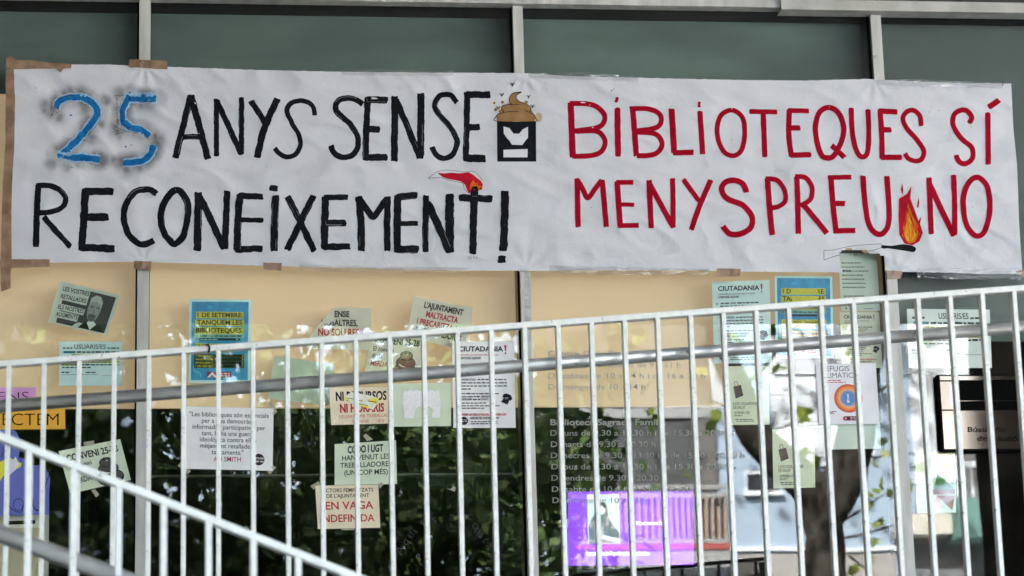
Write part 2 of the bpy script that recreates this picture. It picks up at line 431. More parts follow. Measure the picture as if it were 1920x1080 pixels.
# faint handwriting in an arc on the pane to its left
m = MB(); M_CHALK = mat('faint_chalk', (0.06, 0.066, 0.06), 0.9)
arc = [('A', 753, 1042, 62), ('q', 764, 1024, 58), ('u', 773, 1010, 55), ('í', 782, 1000, 50), ('e', 793, 986, 38), ('s', 812, 982, 15), ('a', 843, 976, 0),
       ('c', 876, 974, -8), ('o', 884, 990, -20), ('n', 889, 997, -42), ('s', 896, 1005, -50), ('t', 903, 1013, -58), ('a', 910, 1023, -66)]
for ch, u, v, an in arc:
    g = text_geo(ch, -0.012); ca, sa = math.cos(R(an)), math.sin(R(an)); s = 17.0; w = s * g[2]
    m.mesh([W(u + (x * w * ca - y * s * sa), v - (x * w * sa + y * s * ca), -0.0008) for x, y in g[0]], g[1], M_CHALK)
m.build('handwritten_lettering', panes[1])
for pts in ([(836, 915), (845, 917), (850, 911), (855, 914), (853, 922), (843, 918)], [(301, 777), (306, 772), (309, 774)]):
    m = MB(); m.poly([W(u, v, -0.0012) for u, v in pts], M_MASK); m.build('torn_tape', panes[1])

# ------------------------------------------------------------------ railings
def railing(name, label, Y, P0, P1, xbars, wbar, hrail, tube_pts, zfoot, x_ends, tie=None, drop=1.0):
    t = thing(name, label, 'railing', (x_ends[0], Y, on_line(P0, P1, x_ends[0]).z - drop), 'white bar railings')
    a, c = on_line(P0, P1, x_ends[0]), on_line(P0, P1, x_ends[1])
    m = MB(); m.bar((a.x, Y, a.z), (c.x, Y, c.z), hrail, 0.027, M_WHITERAIL); m.build('top_rail', t, bevel=0.002)
    dz = 0.93
    m = MB(); m.bar((a.x, Y, a.z - dz), (c.x, Y, c.z - dz), 0.016, 0.027, M_WHITERAIL); m.build('bottom_rail', t, bevel=0.002)
    slope = (P1.z - P0.z) / (P1.x - P0.x)
    L = dz - hrail / 2 - 0.009
    me = None
    hw = wbar / 2
    for x in xbars:
        z = on_line(P0, P1, x).z - hrail / 2 / math.cos(math.atan(slope))
        if me is None:
            m = MB(); z2 = z - L
            v = [(x - hw, Y - .0125, z2 - hw * slope), (x + hw, Y - .0125, z2 + hw * slope), (x + hw, Y + .0125, z2 + hw * slope), (x - hw, Y + .0125, z2 - hw * slope),
                 (x - hw, Y - .0125, z - hw * slope + .001), (x + hw, Y - .0125, z + hw * slope + .001), (x + hw, Y + .0125, z + hw * slope + .001), (x - hw, Y + .0125, z - hw * slope + .001)]
            m.mesh(v, [(0, 3, 2, 1), (4, 5, 6, 7), (0, 1, 5, 4), (1, 2, 6, 5), (2, 3, 7, 6), (3, 0, 4, 7)], M_WHITERAIL)
            o = m.build('baluster', t, bevel=0.0012); me = o; x_first, z_first = x, z
        else:
            o = me.copy(); COL.objects.link(o); o.parent = t
            o.location = (x - x_first, 0, z - z_first)
    m = MB(); m.tube(tube_pts, 0.0160, M_GALV, 20); h = m.build('handrail', t, smooth=True)
    for k in range(6):
        x = x_ends[0] + 0.35 + k * (x_ends[1] - x_ends[0]) / 6
        p, q = Vector(tube_pts[0]), Vector(tube_pts[-1]); c = on_line(p, q, x)
        x = min(xbars, key=lambda q: abs(q - x)); c = on_line(p, q, x); m = MB(); m.tube([(x, c.y, c.z), (x, Y + .011, c.z)], 0.005, M_GALV, 8); m.build('bracket', t, smooth=True)
    for x in (x_ends[0] + 0.02, x_ends[1] - 0.02):
        zz = on_line(P0, P1, x).z
        m = MB(); m.box((x - .02, Y - .02, zz - drop - 0.12), (x + .02, Y + .02, zz - hrail), M_WHITERAIL); m.build('post', t, bevel=0.002)
    if tie:
        m = MB(); m.tube([W(u, v, Y - .02) for u, v in tie], 0.0028, M_GASKET, 6); m.build('cable_tie', t)
    return t
xa0, xa1 = W(17, 690, YA).x, W(1900, 560, YA).x
ta0, ta1 = W(0, 762, YA + .06), W(1920, 613, YA + .06)
stp = (xa1 - xa0) / 30.0
xsA = [xa0 + stp * i for i in range(-3, 36)]
eA = (xsA[0] - .06, xsA[-1] + .06)
railing('ramp_railing', 'long white bar railing rising to the right below the banner', YA, A0, A1, xsA, 0.0114, 0.0153,
        [on_line(ta0, ta1, eA[0]), on_line(ta0, ta1, eA[1])], 0, eA, tie=[(386, 648), (390, 646), (393, 652), (391, 661)])
xb0, xb1 = W(54, 900, YB).x, W(475, 1040, YB).x
stp = (xb1 - xb0) / 5.0
xsB = [xb0 + stp * i for i in range(-3, 14)]
tb0, tb1 = W(0, 1001, YB + .06), W(210, 1078, YB + .06)
eB = (xsB[0] - .06, xsB[-1] + .06)
railing('stair_railing', 'nearer white bar railing falling steeply to the right, lower left corner', YB, B0, B1, xsB, 0.0110, 0.0135,
        [on_line(tb0, tb1, eB[0]), on_line(tb0, tb1, eB[1])], 0, eB)

# ------------------------------------------------------------------ banner
TOPL = [(25, 127), (60, 124), (133, 121), (200, 121), (313, 125), (480, 131), (640, 134.5), (800, 136), (970, 137), (1005, 138), (1060, 142), (1100, 143.5), (1280, 147.5), (1400, 150), (1520, 151), (1633, 148), (1720, 152.5), (1820, 156), (1896, 156.5)]
BOTL = [(22, 487), (93, 493), (200, 491), (283, 492), (400, 495), (483, 498), (640, 502), (840, 507), (990, 508), (1100, 507), (1280, 507), (1400, 509.5), (1577, 510.5), (1660, 509), (1780, 511.5), (1840, 514), (1917, 512)]
LEFL = [(127, 25), (187, 28), (267, 27), (360, 21.5), (487, 22)]
RIGL = [(156, 1896), (240, 1900), (310, 1907), (420, 1911), (512, 1917)]
def interp(tab, x):
    if x <= tab[0][0]: return tab[0][1]
    for (a, ya), (b_, yb) in zip(tab, tab[1:]):
        if x <= b_: return ya + (yb - ya) * (x - a) / (b_ - a)
    return tab[-1][1]
def bdisp(u, v):
    """how far the cloth stands off the frames (metres, towards the street)"""
    n1 = noise.noise((u * 0.004, v * 0.006, 2.0)) * 0.007
    n2 = noise.noise(((u + v * 1.6) * 0.012, (v - u * 0.25) * 0.028, 5.0)) * 0.0062
    r = noise.noise(((u * 0.7 - v) * 0.016, (v + u * 0.3) * 0.010, 9.0))
    n3 = (0.35 - abs(r)) * 0.018 if abs(r) < 0.35 else 0
    n4 = noise.noise((u * 0.05, v * 0.06, 3.0)) * 0.0007
    pull = 0.0
    for tx, ty in ((272, 122), (985, 138), (1640, 149), (1680, 512), (268, 493), (985, 505)):   # tension folds run from the taped points
        dx, dy = u - tx, v - ty; d = math.hypot(dx, dy) + 1
        pull += math.sin(math.atan2(dy, dx) * 9.0 + tx) * 0.0024 * math.exp(-d / 130.0) * min(1, d / 14.0)
    s = math.sin((v - 130) / 370.0 * math.pi)
    return 0.040 + n1 * s + n2 + n3 * 0.8 + n4 + pull + 0.006 * s
def BW(u, v, off=0.0):
    return W(u, v, -bdisp(u, v) - off)

HOLE = [(1574, 473), (1578, 470), (1590, 466), (1606, 468), (1622, 469), (1632, 476), (1645, 477), (1657, 478), (1658, 495), (1660, 515), (1580, 516), (1576, 495)]
def inside(p, poly):
    x, y = p; c = False
    for i in range(len(poly)):
        (x0, y0), (x1, y1) = poly[i], poly[i - 1]
        if (y0 > y) != (y1 > y) and x < (x1 - x0) * (y - y0) / (y1 - y0) + x0: c = not c
    return c
S25 = [[(105, 203), (113, 188), (133, 183), (157, 184), (177, 197), (182, 210), (173, 230), (150, 257), (127, 280), (110, 293)], [(108, 290), (130, 295), (157, 296), (188, 300)],
       [(292, 185), (240, 183)], [(243, 178), (232, 200), (229, 220), (231, 231)], [(230, 229), (247, 240), (267, 245), (281, 256)], [(288, 272), (282, 289), (265, 302), (230, 306)]]
halo_pts = []
for st in S25: halo_pts += catmull(st, 4.0)
extra = [(85, 197, 15), (95, 213, 14), (110, 218, 14), (82, 206, 10), (212, 300, 12), (238, 318, 12), (262, 312, 11), (222, 248, 15), (215, 235, 12), (222, 176, 14), (150, 172, 14), (130, 172, 12), (198, 188, 12), (190, 232, 10), (170, 262, 14), (95, 306, 12), (125, 313, 11), (262, 196, 11), (300, 262, 13), (270, 292, 9), (160, 205, 13)]
def spray(u, v):
    if u > 330 or v > 340: return 0.0
    d = min(math.hypot(u - p[0], v - p[1]) for p in halo_pts)
    nz = 0.5 + 0.8 * noise.noise((u * 0.035, v * 0.035, 1.0)) + 0.35 * noise.noise((u * 0.12, v * 0.12, 6.0))
    a = max(0.0, 1 - (d / 25.0) ** 2) * 1.0 * min(1, max(0.40, nz + .15))
    for x, y, r in extra:
        q = ((u - x) ** 2 + (v - y) ** 2) / (r * r)
        a = max(a, math.exp(-q * 1.1) * (0.75 + 0.35 * noise.noise((u * 0.1, v * 0.1, 8.0))))
    return min(0.85, max(0, a))

mb_ = bpy.data.materials.new('banner_cloth'); mb_.use_nodes = True
nt = mb_.node_tree; N_ = nt.nodes; L_ = nt.links; p_ = N_['Principled BSDF']; p_.inputs['Roughness'].default_value = 0.75
p_.inputs['Specular IOR Level'].default_value = 0.3
at = N_.new('ShaderNodeAttribute'); at.attribute_name = 'spray'
mx = N_.new('ShaderNodeMixRGB'); mx.inputs[1].default_value = (0.70, 0.71, 0.755, 1); mx.inputs[2].default_value = (0.10, 0.10, 0.107, 1)
L_.new(at.outputs['Fac'], mx.inputs[0]); L_.new(mx.outputs[0], p_.inputs['Base Color'])
tc = N_.new('ShaderNodeTexCoord')
n1 = N_.new('ShaderNodeTexNoise'); n1.inputs['Scale'].default_value = 26; n1.inputs['Detail'].default_value = 7; n1.inputs['Roughness'].default_value = 0.62
L_.new(tc.outputs['Object'], n1.inputs[0])
bp = N_.new('ShaderNodeBump'); bp.inputs['Strength'].default_value = 0.6; bp.inputs['Distance'].default_value = 0.006
L_.new(n1.outputs[0], bp.inputs['Height']); L_.new(bp.outputs[0], p_.inputs['Normal'])
MATS['banner_cloth'] = mb_

ban = thing('protest_banner', 'long white cloth banner hand painted in black, blue and crimson letters across the glass front', 'banner', tuple(W(960, 510, -0.04)))
m = MB(); NU, NV = 472, 96; vid = {}; sp = []
pxs = {}
for j in range(NV + 1):
    t = j / NV
    for i in range(NU + 1):
        s = i / NU
        u = 25 + s * (1905 - 25)
        vt, vb_ = interp(TOPL, u), interp(BOTL, u)
        v = vt + (vb_ - vt) * t
        ul, ur = interp(LEFL, v), interp(RIGL, v)
        u2 = ul + s * (ur - ul)
        if j in (0, NV): v += 0.9 * noise.noise((u * 0.09, j, 0))
        vid[i, j] = len(m.v); m.v.append(tuple(BW(u2, v))); sp.append(spray(u2, v)); pxs[i, j] = (u2, v)
k = m.mi(mb_)
for j in range(NV):
    for i in range(NU):
        a_ = pxs[i, j]; c_ = pxs[i + 1, j + 1]
        if a_[0] > 1565 and a_[0] < 1665 and a_[1] > 455 and inside(((a_[0] + c_[0]) / 2, (a_[1] + c_[1]) / 2), HOLE): continue
        m.f.append((vid[i, j], vid[i, j + 1], vid[i + 1, j + 1], vid[i + 1, j])); m.m.append(k)
clo = m.build('cloth', ban, smooth=True)
attr = clo.data.attributes.new('spray', 'FLOAT', 'POINT')
attr.data.foreach_set('value', sp)

def paint(name, strokes, m_, polys=(), rough=0.06, step=2.0, base=0.0005):
    mb = MB()
    for q, (pts, w) in enumerate(strokes):
        vs_, fs_ = ribbon(pts, w * (1.09 if w > 6 else 1.0), rough, step, seed=q)
        mb.mesh([BW(u, v, base + 0.00002 * q) for u, v in vs_], fs_, m_)
    for q, (pts, pm) in enumerate(polys):
        mb2 = bmesh.new(); vv = [mb2.verts.new((u, v, 0)) for u, v in pts]; mb2.faces.new(vv)
        bmesh.ops.triangulate(mb2, faces=mb2.faces[:])
        for _ in range(4):
            bmesh.ops.subdivide_edges(mb2, edges=[e for e in mb2.edges if e.calc_length() > 5], cuts=1, use_grid_fill=False)
            bmesh.ops.triangulate(mb2, faces=mb2.faces[:])
        mb2.verts.index_update()
        mb.mesh([BW(v.co.x, v.co.y, base + 0.0007 + 0.00035 * q) for v in mb2.verts], [tuple(v.index for v in f.verts) for f in mb2.faces], pm)
        mb2.free()
    return mb.build(name, ban)

black1 = [([(357.7, 178), (343, 238), (329, 297)], 11.5), ([(357.7, 178), (373, 235), (390, 299)], 12), ([(339, 257), (375, 256.5)], 9.5),
 ([(405.7, 185), (406, 293)], 9), ([(406, 188), (430, 240), (453, 290)], 10), ([(452.7, 182), (452.5, 290)], 9.5),
 ([(470, 189), (484, 209), (497, 231)], 10), ([(521, 184), (497, 237), (482, 295)], 12),
 ([(590, 217), (588, 202), (578, 192), (563, 189), (547, 193), (538, 207), (547, 230), (560, 253), (563, 273), (553, 290), (537, 294), (523, 287), (515, 278)], 8.5),
 ([(680, 196), (670, 188), (655, 184), (640, 186), (630, 195), (631, 208), (640, 218), (652, 228), (664, 243), (671, 260), (670, 278), (660, 291), (645, 295), (632, 291), (624, 283), (620, 272)], 10),
 ([(690, 181), (687, 243), (685.5, 299)], 11), ([(687, 187), (727, 187.5)], 12), ([(688, 242.5), (713, 242.5)], 12), ([(681, 295), (727, 295)], 12),
 ([(740, 180), (740, 240), (739, 303)], 12), ([(742, 186), (765, 240), (788, 297)], 11), ([(789, 174), (789, 235), (788, 297)], 12.5),
 ([(857, 193), (847, 180), (835, 177), (822, 182), (815, 197), (822, 213), (840, 233), (853, 253), (857, 270), (848, 290), (833, 297), (818, 290), (809.5, 275)], 9.5),
 ([(876, 173), (875, 240), (873, 301)], 10.5), ([(873, 177), (920, 178)], 12), ([(875, 239), (900, 238)], 11.5), ([(869, 296), (911, 297.5)], 13)]
black2 = [([(72, 346), (69, 400), (67.5, 464)], 11), ([(69, 348), (93, 348), (113, 357), (123, 373), (117, 388), (97, 397), (72, 399)], 9.5), ([(81, 406), (105, 433), (132, 463)], 10),
 ([(161, 353), (157, 410), (153, 470)], 13), ([(156, 359), (213, 359)], 13), ([(160, 407), (203, 407)], 13.5), ([(148, 464), (215, 466)], 13),
 ([(294, 364), (284, 357), (273, 355), (253, 360), (238, 380), (232, 407), (240, 437), (257, 455), (273, 458), (289, 450)], 11),
 ([(330, 356), (312, 373), (302, 400), (305, 430), (317, 450), (328, 457), (343, 443), (351, 413), (352, 383), (343, 365), (330, 356)], 11.5),
 ([(372, 360), (371, 415), (370, 470)], 13.5), ([(374, 368), (397, 415), (420, 466)], 12), ([(426, 358), (424, 410), (421.5, 468)], 11.5),
 ([(450, 364), (446, 415), (445, 470)], 12.5), ([(447, 367), (494, 369)], 11), ([(450, 412), (494, 413)], 8.5), ([(440, 467.5), (493, 466)], 11.5),
 ([(505, 352), (520, 354)], 11), ([(517, 366), (515, 420), (514, 471)], 12.5),
 ([(539, 368), (565, 420), (589, 471)], 11.5), ([(588, 366), (562, 420), (538, 469)], 11.5),
 ([(610, 368), (608, 467)], 13), ([(607, 370), (653, 369.5)], 9.5), ([(610, 418), (649, 418)], 11.5), ([(606, 463), (657, 462)], 11.5),
 ([(673, 368), (677, 420), (678, 471)], 12.5), ([(673, 371), (688, 393), (700, 406), (713, 390), (727, 371)], 11.5), ([(727, 368), (726, 425), (726.5, 471)], 11),
 ([(746, 365), (745, 420), (745, 473)], 12.5), ([(743, 370), (782, 366)], 12.5), ([(751, 419), (784, 419)], 8.5), ([(740, 468), (785, 467)], 13.5),
 ([(799, 366), (798, 420), (798, 472)], 10.5), ([(802, 380), (825, 430), (843, 473)], 13), ([(843, 364), (843, 420), (843, 474)], 15),
 ([(890, 356), (888, 410), (886.5, 476)], 12.5), ([(861, 371), (923, 373)], 12.5), ([(947, 357), (946, 410), (944, 471)], 13.5), ([(934, 486), (948, 486)], 13)]
red1 = [([(1070, 193), (1072, 245), (1074, 295)], 11), ([(1068, 194), (1103, 195), (1123, 203), (1134, 220), (1123, 238), (1076, 246)], 9), ([(1080, 246), (1118, 246), (1132, 258), (1134, 272), (1125, 286), (1105, 292), (1073, 293)], 9),
 ([(1153, 186.5), (1159.5, 188)], 10), ([(1157.5, 202), (1159, 293)], 10.5), ([(1186, 202), (1190, 250), (1193, 293)], 10), ([(1180, 204), (1213, 204), (1233, 211), (1240, 224), (1231, 239), (1192, 246)], 9), ([(1192, 247.5), (1228, 251), (1241, 267), (1236, 283), (1220, 291), (1193, 292)], 9),
 ([(1259, 203), (1262, 250), (1264, 287)], 10.5), ([(1261, 286.5), (1301, 285.5)], 9.5), ([(1308, 195.5), (1314, 196.5)], 10.5), ([(1312, 208), (1315, 250), (1317.5, 290)], 9.5),
 ([(1372, 206.5), (1353, 215), (1345, 237), (1347, 263), (1358, 285), (1375, 292), (1390, 282), (1396, 257), (1395, 230), (1388, 215), (1372, 206.5)], 8.5),
 ([(1405, 209), (1457, 210)], 8.5), ([(1431, 211), (1434, 294)], 9.5), ([(1480, 204), (1479, 253), (1484, 294)], 9.5), ([(1477, 207), (1517, 208)], 8.5), ([(1480, 240), (1501, 240)], 9.5), ([(1481, 291), (1521, 290)], 9.5),
 ([(1555, 201.5), (1537, 210), (1529, 237), (1532, 267), (1540, 290), (1550, 296), (1563, 292), (1577, 267), (1582, 240), (1573, 213), (1555, 201.5)], 9.5), ([(1559, 272), (1584, 296)], 9.5),
 ([(1596, 202), (1598, 247), (1605, 280), (1615, 294), (1626, 287), (1629, 247), (1627, 205)], 9), ([(1650, 205), (1653, 250), (1654, 298)], 9.5), ([(1647, 208), (1683, 210)], 9.5), ([(1652, 243), (1671, 243.5)], 9.5), ([(1651, 295), (1691, 295)], 9.5),
 ([(1727, 236), (1725, 218), (1713, 207), (1700, 210), (1693, 222), (1700, 240), (1720, 263), (1732, 283), (1728, 298), (1717, 302), (1703, 297), (1697, 287)], 8.5),
 ([(1817, 231), (1822, 220), (1813, 208), (1800, 207), (1788, 217), (1788, 237), (1803, 260), (1822, 277), (1823, 297), (1810, 307), (1798, 303), (1793, 291)], 9),
 ([(1852, 211), (1853, 309)], 9.5), ([(1853, 201), (1863, 195), (1874, 187)], 10)]
red2 = [([(1082, 334), (1083, 380), (1084, 426)], 9.5), ([(1083, 338), (1093, 355), (1102, 371), (1115, 355), (1128, 338)], 9), ([(1129, 337), (1133, 380), (1137, 426)], 9.5),
 ([(1157, 340), (1160, 385), (1163, 426)], 10), ([(1155, 342), (1188, 342)], 8.5), ([(1164, 383.5), (1189, 384)], 7.5), ([(1159, 423), (1198, 422.5)], 8.5),
 ([(1217, 337), (1219, 380), (1221, 428)], 9.5), ([(1218, 345), (1240, 385), (1263, 427)], 9.5), ([(1261, 334), (1262, 380), (1262, 427)], 9), ([(1281, 336), (1297, 358), (1311, 377)], 8.5), ([(1333, 337), (1313, 383), (1296, 431)], 9.5),
 ([(1400, 361), (1393, 345), (1377, 338), (1360, 342), (1353, 355), (1363, 372), (1393, 385), (1410, 407), (1407, 427), (1387, 439), (1368, 438), (1355, 424)], 10),
 ([(1439, 334), (1443, 390), (1448, 441)], 10), ([(1435, 335), (1457, 338), (1471, 357), (1472, 377), (1460, 387), (1446, 390)], 8.5),
 ([(1494, 331), (1496, 385), (1497, 439)], 9.5), ([(1490, 331), (1510, 333), (1522, 350), (1520, 373), (1500, 386)], 8.5), ([(1505, 382), (1530, 412), (1551, 438)], 9.5),
 ([(1558, 332), (1562, 385), (1568, 436)], 9.5), ([(1552, 333), (1597, 332)], 8.5), ([(1564, 381.5), (1585, 381.5)], 9.5), ([(1562, 433), (1604, 432)], 9.5),
 ([(1618, 329), (1621, 370), (1628, 417), (1642, 437), (1657, 436), (1667, 410), (1663, 330)], 9.5), ([(1742, 333), (1744, 385), (1746, 439)], 9.5), ([(1743, 345), (1765, 393), (1789, 442)], 10), ([(1788, 328), (1790, 385), (1790, 441)], 9.5),
 ([(1833, 332.5), (1817, 342), (1807, 367), (1807, 397), (1813, 423), (1828, 441.5), (1843, 438), (1853, 413), (1856, 380), (1850, 348), (1833, 332.5)], 9.5)]
paint('black_lettering', black1 + black2, M_BLACKPAINT, rough=0.085)
paint('crimson_lettering', red1 + red2, M_REDPAINT, rough=0.035)
# thin dry streaks where the brush ran out of paint
def dry(name, strokes, seed, n):
    rng = random.Random(seed); mb = MB()
    for k in range(n):
        pts, w = rng.choice(strokes); c_ = catmull(pts, 2.0)
        if len(c_) < 16: continue
        i0 = rng.randrange(0, len(c_) - 12); i1 = min(len(c_) - 2, i0 + rng.randrange(6, 22)); off = rng.choice((-1, 1)) * w * rng.uniform(.22, .46)
        q = []
        for i in range(i0, i1):
            tx, ty = c_[i + 1][0] - c_[i - 1][0], c_[i + 1][1] - c_[i - 1][1]; l = math.hypot(tx, ty) or 1
            q.append((c_[i][0] - ty / l * off, c_[i][1] + tx / l * off))
        if len(q) < 4: continue
        vs_, fs_ = ribbon(q, rng.uniform(.5, 1.1), .4, 2.0, seed=k)
        mb.mesh([BW(u, v, .0021 + .000004 * k) for u, v in vs_], fs_, M_DRY)
    mb.build(name, ban)
M_DRY = mat('dry_brush_gap', (0.17, 0.173, 0.185), 0.8)
dry('dry_brush_streaks', black1 + black2, 5, 42)
M_LIGHTBLUE = mat('thin_blue_wash', (0.30, 0.52, 0.72), 0.7, var=0.2, scale=60)
dots = [(circ(97, 215, 1.6, 1.3, 8), M_BLACKPAINT), (circ(133, 216, 3, 1.6, 8), M_BLUEPAINT), (circ(107, 211, 1.2, 1, 8), M_BLACKPAINT), (circ(236, 275, 1.8, 1.8, 8), M_BLUEPAINT), (circ(246, 272, 1.2, 1.2, 8), M_BLUEPAINT), (circ(135, 314, 1.3, 1, 8), M_BLACKPAINT), (circ(66, 165, 1, .7, 8), M_BLACKPAINT)]
for _q in range(26):
    dots.append((circ(218 + random.random() * 12, 176 + random.random() * 84, .8, .7, 6), M_BLACKPAINT))
blue = [(p_, w_) for p_, w_ in zip(S25, (10.5, 11, 13, 9.5, 10.5, 10))]
paint('blue_numeral_wash', [(p_, w_ + 5) for p_, w_ in blue], M_LIGHTBLUE, rough=0.20, base=0.0003)
paint('blue_numerals', blue, M_BLUEPAINT, dots, rough=0.14)
paint('numeral_pencil_marks', [([(217, 179), (232, 178)], .8), ([(219, 183), (220, 250)], .6), ([(243, 172), (243, 190)], 2.0), ([(225, 213), (228, 220)], 1.4), ([(216, 252), (236, 247)], .7), ([(215, 236), (236, 246), (262, 250), (280, 262)], .7), ([(95, 205), (104, 190), (130, 179), (160, 179), (183, 195)], .6), ([(187, 205), (185, 228), (160, 258)], .6), ([(290, 250), (293, 262)], .8)], M_BLACKPAINT, rough=.3)
# flame and match in the lower right line
M_ORANGE = mat('orange_paint', (0.62, 0.20, 0.012), 0.6, col2=(0.70, 0.075, 0.006), scale=60, spec=0.1, stretch=(1, 1, 0.35))
M_YEL = mat('amber_paint', (0.78, 0.42, 0.03), 0.6, col2=(0.66, 0.22, 0.015), scale=70, spec=0.1, stretch=(1, 1, 0.3))
f = lambda pts: [(1280 + x / 3.0, 310 + y / 3.0) for x, y in pts]
g5 = lambda pts: [(640 + x / 3.0, 310 + y / 3.0) for x, y in pts]
g4 = lambda pts: [(640 + x / 3.0, y / 3.0) for x, y in pts]
sm = lambda pts: catmull(list(pts) + [pts[0]], 2.0)[:-1]
M_RED2 = mat('flame_red_paint', (0.50, 0.006, 0.022), 0.6, var=.15, scale=60, spec=0.1)
flame = [(f([(1287, 116), (1281, 185), (1305, 250), (1326, 312), (1343, 285), (1336, 330), (1351, 380), (1332, 428), (1290, 450), (1248, 440), (1219, 390), (1214, 294), (1236, 332), (1246, 280), (1217, 188), (1244, 245), (1258, 200), (1262, 160)]), M_RED2),
         (f([(1235, 100), (1240, 130), (1240, 165), (1228, 140)]), M_RED2), (f([(1328, 180), (1331, 210), (1326, 240), (1318, 235), (1322, 205)]), M_RED2),
         (f([(1268, 212), (1290, 275), (1322, 335), (1334, 388), (1312, 430), (1272, 442), (1236, 400), (1240, 345), (1256, 280)]), M_ORANGE),
         (f([(1266, 262), (1283, 310), (1305, 350), (1312, 395), (1290, 428), (1262, 425), (1250, 390), (1256, 330)]), M_YEL)]
ftong = [(f([(1266, 240), (1262, 290), (1250, 340)]), 2.0), (f([(1284, 290), (1296, 340), (1312, 380)]), 2.2), (f([(1240, 360), (1244, 400), (1262, 436)]), 2.0), (f([(1322, 350), (1328, 390), (1308, 434)]), 2.0), (f([(1252, 300), (1246, 350)]), 1.6)]
paint('painted_flame', [], M_RED2, flame)
paint('flame_streaks', ftong, M_RED2, rough=.25, base=.0026)
paint('flame_streaks', [(f([(1262, 300), (1268, 350), (1264, 410)]), 1.6), (f([(1286, 330), (1294, 380), (1284, 430)]), 1.8), (f([(1276, 360), (1278, 420)]), 1.4), (f([(1300, 370), (1300, 410)]), 1.3)], M_ORANGE, rough=.25, base=.0026)
mt = [(sm(f([(1118, 450), (1150, 451), (1180, 452), (1240, 444), (1290, 452), (1312, 466), (1304, 486), (1272, 484), (1235, 463), (1180, 463), (1126, 468)])), M_BLACKPAINT)]
M_PENCIL = mat('pencil_line', (0.16, 0.16, 0.17), 0.8)
pl = [(f([(1120, 442), (1040, 446), (940, 456), (850, 475), (794, 478)]), 1.0), (f([(794, 478), (795, 533)]), 1.0), (f([(795, 533), (860, 510), (885, 505)]), 1.0), (f([(1025, 484), (1070, 478), (1120, 462)]), 1.0)]
paint('painted_match', pl, M_PENCIL, mt, rough=.2)
# red flame on the burning T
tf = [(g5([(540, 42), (580, 46), (620, 41), (660, 45), (715, 38), (740, 52), (762, 70), (785, 88), (796, 106), (790, 138), (770, 140), (750, 125), (738, 125), (716, 158), (704, 130), (695, 108), (670, 90), (640, 84), (600, 76), (570, 66)]), M_RED2),
      (g5([(744, 82), (752, 100), (770, 96), (768, 112), (790, 116), (778, 130), (772, 142), (735, 142), (722, 130), (735, 120), (728, 102), (742, 104)]), M_ORANGE), (g5([(738, 118), (765, 118), (774, 145), (730, 145)]), M_BLACKPAINT)]
tl = [(g5([(488, 73), (540, 36), (600, 27), (690, 36), (740, 33), (770, 52), (795, 86)]), .9), (g5([(488, 73), (560, 70), (620, 86), (680, 102), (690, 128), (706, 152)]), .9)]
paint('painted_torch_flame', tl, M_PENCIL, tf, rough=.2)
# emblem: black box with a pale book-like mark, brown swirl on top, small flies
M_BROWN = mat('brown_paint', (0.40, 0.235, 0.10), 0.7, col2=(0.29, 0.155, 0.06), scale=18, spec=0.1)
M_BWASH = mat('brown_wash', (0.55, 0.42, 0.28), 0.7, var=.1)
M_WHITEC = mat('bare_cloth_white', (0.74, 0.745, 0.78), 0.75)
em = [(g4([(876, 683), (1095, 685), (1096, 909), (877, 909)]), M_BLACKPAINT),
      (g4([(912, 711), (945, 720), (968, 752), (985, 780), (1000, 752), (1020, 728), (1050, 713), (1050, 775), (1036, 790), (1018, 816), (960, 814), (945, 790), (932, 778), (914, 750)]), M_WHITEC),
      (g4([(912, 843), (1048, 838), (1047, 885), (912, 885)]), M_WHITEC)]
paint('painted_book_emblem', [], M_BLACKPAINT, em)
sw = g4([(875, 682), (871, 655), (885, 640), (915, 632), (900, 612), (908, 594), (935, 588), (962, 590), (946, 572), (948, 545), (965, 524), (1012, 518), (990, 532), (984, 550), (1000, 570), (1028, 580), (1052, 592), (1066, 612), (1062, 632), (1084, 645), (1092, 665), (1086, 684)])
so = [(circ(1010, 220, 7, 9, 10), M_BWASH), (sw, M_BROWN)] + [(circ(640 + x / 3, y / 3, r, r, 8), M_BROWN) for x, y, r in ((860, 579, 2.4), (907, 575, 3), (1040, 575, 3.4), (868, 617, 3), (893, 627, 3), (880, 606, 1.5))]
fl = []
for x, y in ((963, 475), (903, 533), (1053, 542), (1075, 597), (882, 606)):
    cx_, cy_ = 640 + x / 3, y / 3
    fl += [([(cx_, cy_ + 3), (cx_ - 3.4, cy_ - 1), (cx_ - 2.4, cy_ - 3), (cx_, cy_ + 1)], .8), ([(cx_, cy_ + 3), (cx_ + 3.4, cy_ - 1), (cx_ + 2.4, cy_ - 3), (cx_, cy_ + 1)], .8), ([(cx_, cy_ - 1), (cx_, cy_ + 4)], 1.5)]
ol = [(list(sw) + [sw[0]], 1.4), (g4([(915, 632), (960, 626), (1000, 630)]), 1.0), (g4([(1062, 632), (1030, 620)]), 1.0), (g4([(962, 590), (1000, 588)]), 1.0)]
sb = paint('painted_swirl', [], M_BROWN, so)
paint('swirl_outline_and_flies', ol + fl, M_BLACKPAINT, rough=.2, base=0.0022)
m = MB(); g = text_geo('SA FA', -0.015); m.mesh([BW(877 + x * 19, 486 - y * 6, .0014) for x, y in g[0]], g[1], M_PENCIL); m.build('small_signature', ban)
paint('stray_paint_flecks', [([(1146, 172), (1148, 168)], 1.6), ([(1150, 168), (1152, 166)], 1.4), ([(1881, 155), (1880, 161)], 1.6), ([(1098, 372), (1102, 374)], 1.0)], M_REDPAINT, rough=.1)
m = MB()
